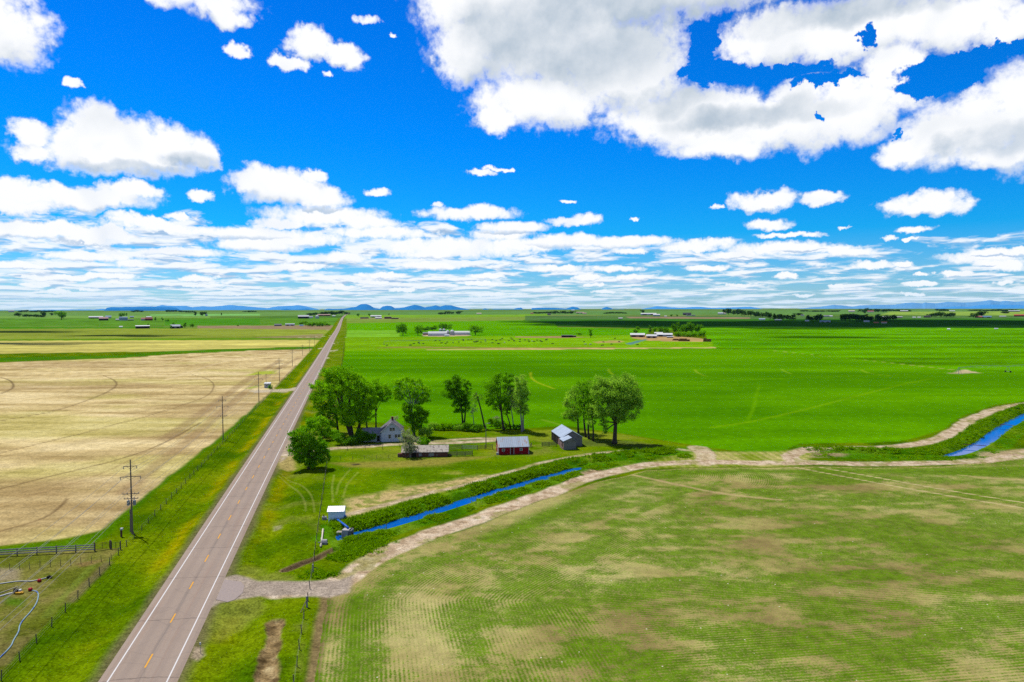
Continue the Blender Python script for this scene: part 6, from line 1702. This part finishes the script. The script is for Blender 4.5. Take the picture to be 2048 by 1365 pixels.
FB = [
 (875,672,37,8.5,Wt,Wt,'long white quonset barn at the grain bin farm','arch'), (924,670,32,7.5,Wt,Wt,'long white shed right of the grain bins','arch'),
 (894,673,9,3.4,Wt,Pl,'little white hut in front of the grain bins','gable'), (851,670,10,5,Br,Gy,'small brown house under the trees left of the quonset barn','gable'),
 (192,637.5,21,4,Gy,Wt,'long white roofed shed at the left farm','gable'), (207.5,641.5,14,6,Dk,(200,150,150),'dark walled barn with a pinkish roof at the left farm','gable'),
 (217,637,9,4.5,Wt,Bl,'pale hut with a light blue roof at the left farm','gable'), (247,641.5,13,6.5,Bl,(150,176,205),'pale blue arched shed at the left farm','arch'),
 (237,641.5,8,3,Gy,Pl,'low shed attached left of the blue arched shed','gable'), (262,641.5,9,2,Dk,Gy,'low dark lean-to right of the blue arched shed','flat'),
 (264,636,6,3,Gy,Bl,'small blue roofed hut behind the left farm','gable'), (288,641.5,9,5,Wt,(214,140,130),'pale barn with a pink roof right of the left farm','gable'),
 (298,641.5,12,5.5,Rd,(150,46,44),'dark red barn with a red roof right of the left farm','gable'), (298,636,8,2.5,Wt,Wt,'small white hut behind the dark red barn','gable'),
 (285.5,657.5,22,5.5,Dk,Wt,'long dark shed with a white roof in the left fields','flat'), (242,655.5,5,2.5,Wt,Wt,'tiny white hut in the left fields','gable'),
 (351,657.5,16,7,Gy,Pl,'small grey farmhouse among trees in the left fields','gable'), (361,656.5,8,5,Dk,Gy,'dark garage attached to the small grey farmhouse','end'),
 (23,624.8,8,3.5,Wt,Wt,'white house on the far left skyline','gable'), (413,632.5,4,3.5,Wt,Pl,'distant white hut beside two trees','gable'),
 (607,637.5,20,6.5,(44,58,88),Wt,'dark blue shed with a white roof by the highway bend','gable'), (622,637,7,4,Wt,Pl,'white hut right of the dark blue shed','gable'),
 (648,632.5,24,3.5,Rd,(190,150,140),'long reddish barn behind the dark blue shed','gable'), (668,633.5,6,2.5,Wt,Wt,'small white hut near the highway bend','gable'),
 (556,652.5,13,4,Gy,(110,112,122),'low grey house left of the roadside thicket','gable'), (580,652,17,4,Wt,Pl,'long white trailer house left of the roadside thicket','flat'), (603,652.6,7,2.2,Bl,(110,150,200),'small blue shed at the roadside thicket','gable'),
 (752,635.5,21,4.5,Wt,Wt,'white roofed barn right of the highway bend','gable'), (757,638,12,3,Pl,Wt,'low white shed in front of the white roofed barn','gable'),
 (729,637.5,16,2.6,Dk,(96,88,80),'dark cattle pens left of the white roofed barn','flat'), (776,638,14,4,Br,(92,64,52),'brown open sided shed right of the white roofed barn','flat'), (790,638.5,14,2.6,Br,(126,104,84),'low brown pens at the end of the white roofed barn','flat'),
 (958,629,10,2.6,Wt,(224,206,170),'pale low house in the far middle fields','gable'), (1160,627.5,16,3,Wt,Tn,'long pale house in the far middle windbreak','gable'), (1146,621.8,6,2,Wt,Wt,'tiny white house on the skyline hill','gable'),
 (1098,630.5,7,3,Gy,(70,74,84),'small grey house in the middle distance','gable'), (1241,639,8,3.2,Dk,Wt,'small dark shed with a white roof alone in the green fields','gable'),
 (1064,628.5,6,2.4,Tn,(196,120,96),'tiny tan house left of the far windbreak','gable'), (1169,628.5,8,2.4,Wt,(206,160,140),'tiny pinkish roofed house right of the far windbreak','gable'),
 (1297,631,30,4.5,Pl,Wt,'long white far barn right of the middle','gable'), (1313,632.5,13,4,Bl,Wt,'pale blue shed at the end of the long white far barn','gable'), (1331,634,5,2,Wt,Wt,'tiny white shed right of the long far barn','gable'),
 (1374,630.5,16,4.5,Gy,(52,60,76),'far dark roofed house with pale walls','gable'), (1381,632,18,1.6,Pl,Gy,'low pale wall building before the dark roofed house','flat'),
 (1441,629.5,10,4,Wt,Pl,'white house at the left end of the large far grove','gable'), (1449,629.5,6,3.4,Wt,(220,200,180),'smaller white house beside the large far grove','gable'), (1524,641,11,3.4,Pl,Bl,'pale blue hut below the large far grove','gable'),
 (1275,674.5,28,7.5,(190,150,128),Wt,'wide low barn with a broad pale roof at the right hand farm','gable'), (1303,676.5,20,7,(196,172,158),Wt,'brown and white barn in front of the right hand farm','gable'),
 (1329,673.5,30,6.5,Bl,Wt,'long pale blue walled barn with white roof at the right hand farm','gable'), (1317,669.5,16,4.5,Wt,Wt,'white house behind the long barn of the right hand farm','gable'), (1340,676,12,2.6,Tn,Pl,'low tan pens below the long pale barn','flat'),
 (1134,675,22,4.4,(52,44,42),(84,76,72),'long dark stack of wood and hay in the pasture','flat'), (1148,674.5,8,3,(60,52,48),(90,80,74),'small dark stack beside the long dark stack','flat'),
 (1650,645,18,3,Pl,Bl,'long pale shed between the far groves','gable'), (1614,643.2,7,2.4,Wt,Wt,'tiny white trailer at the grove left of the pale shed','gable'), (1556,641.5,12,2.2,(170,150,170),Pl,'pale low shed under the large far grove','gable'),
 (1655,634,13,2.8,Pl,Gy,'small pale house between the far groves','gable'), (1662,634.2,5,2.4,Wt,Wt,'tiny white hut beside the small pale house','gable'), (1605,632.5,6,2.4,Pl,Gy,'tiny pale house left of the small pale house','gable'),
 (1733,644.5,9,2.6,Wt,Pl,'white hut in front of the long far grove','gable'), (1752,647,8,2.2,(160,90,70),(170,110,90),'reddish hut in front of the long far grove','gable'), (1768,647,9,2.8,Wt,(190,120,90),'white and brown hut at the right end of the long far grove','gable'),
 (1775,636,18,2.4,Pl,Wt,'long pale shed right of the long far grove','gable'), (1794,636,16,2.2,(150,112,130),(190,190,196),'long dark fronted shed right of the pale one','gable'),
 (1828,636.5,5,2,Wt,Wt,'tiny white trailer in the dark field at right','gable'), (1838,636.5,5,2,Wt,Wt,'second tiny white trailer in the dark field at right','gable'),
 (1854,635.5,10,3,(52,48,70),(70,64,80),'dark shed left of the three tree clumps','gable'), (1957,636,10,2.8,(180,120,110),(190,100,90),'far red roofed house below trees at right','gable'), (1971,636,16,3,Bl,(110,140,180),'long blue roofed shed at far right','gable'),
 (1703,624.6,10,3,Wt,(224,206,190),'white house on the right skyline','gable'), (1741,625.3,10,3,Wt,(190,110,100),'pinkish roofed house among skyline trees','gable'), (1808,624,12,2.6,Tn,Pl,'pale long house on the right skyline','gable'), (1904,623.6,8,2,Pl,Pl,'tiny pale shed on the far right skyline','gable'),
 (2028,624,15,2.2,(90,80,100),Pl,'long grey shed on the far right skyline','gable'), (2040,633.5,16,3.4,Dk,(190,80,70),'dark barn with a red roof at the right edge','gable'), (2005,634.5,9,1.8,Tn,Pl,'low tan shed near the right edge','gable'), (2011,627,6,2.4,Tn,(200,150,130),'tiny tan house near the right edge','gable'),
 (1897,660.5,4,2.6,Wt,Wt,'small white pump cover in the bright right field','gable'), (1992,659,5,1.8,Wt,Pl,'small white box in the field near the right edge','gable'),
]
for px, py, w, h, wc, rc, lb, st in FB:
    far_building(px, py, w, h, wc, rc, lb, st, 'house' if ' house' in lb else 'shed', 'house' if ' house' in lb else 'farm_shed', openings=2 if w > 14 and st in ('gable', 'flat') else 0)
for px, py, w, h, lb in [(881,664,6,6.5,'small white grain bin behind the quonset barn, leftmost of four'), (888,664,6.2,6.5,'small white grain bin, second from the left of four'), (895.5,671,7.5,11,'large white grain bin, third from the left of four'), (904.5,671,9,11.5,'largest white grain bin, rightmost of four')]:
    bin_(px, py, w, h, lb, 'grain bins at the middle farm')
bin_(634.5,637.5,7,6.5,'white silo beside the dark blue shed at the highway bend')
# stacks of baled straw
M_STRAW = mat('baled_straw', A(158,112,70), .95, .3, .8, col2=A(110,72,46))
for px, py, w, h, lb in [(1353,681.5,16,5,'dark brown bale stack at the left of the three stacks'), (1369,683,23,6.5,'long bale stack with grey ends in the middle of the three stacks'), (1416,684,18,7.5,'reddish bale stack standing apart on the right')]:
    P = GT(px, py); s = math.hypot(P.x, P.y)/F; m = MB(); r = random.Random(int(px)); nW = int(w*s/2.5); nH = max(2, int(h*s/1.25))
    for k in range(nH):
        for i in range(nW - (k if k == nH-1 else 0)):
            for j in range(3):
                x = -w*s/2 + i*2.5 + r.uniform(-.15,.15) + (1.2 if k == nH-1 else 0); y = j*1.3 + r.uniform(-.1,.1); z = k*1.25
                m.box(x, x+2.38, y, y+1.22, z, z+1.2)
    o = m.build('bale_stack', [M_STRAW]); o.location = P; o.rotation_euler = (0,0,-math.atan2(P.x, P.y)+r.uniform(-.2,.2)); tag(o, lb, 'bale stack', 'bale stacks at the right hand farm')
#@@PART6
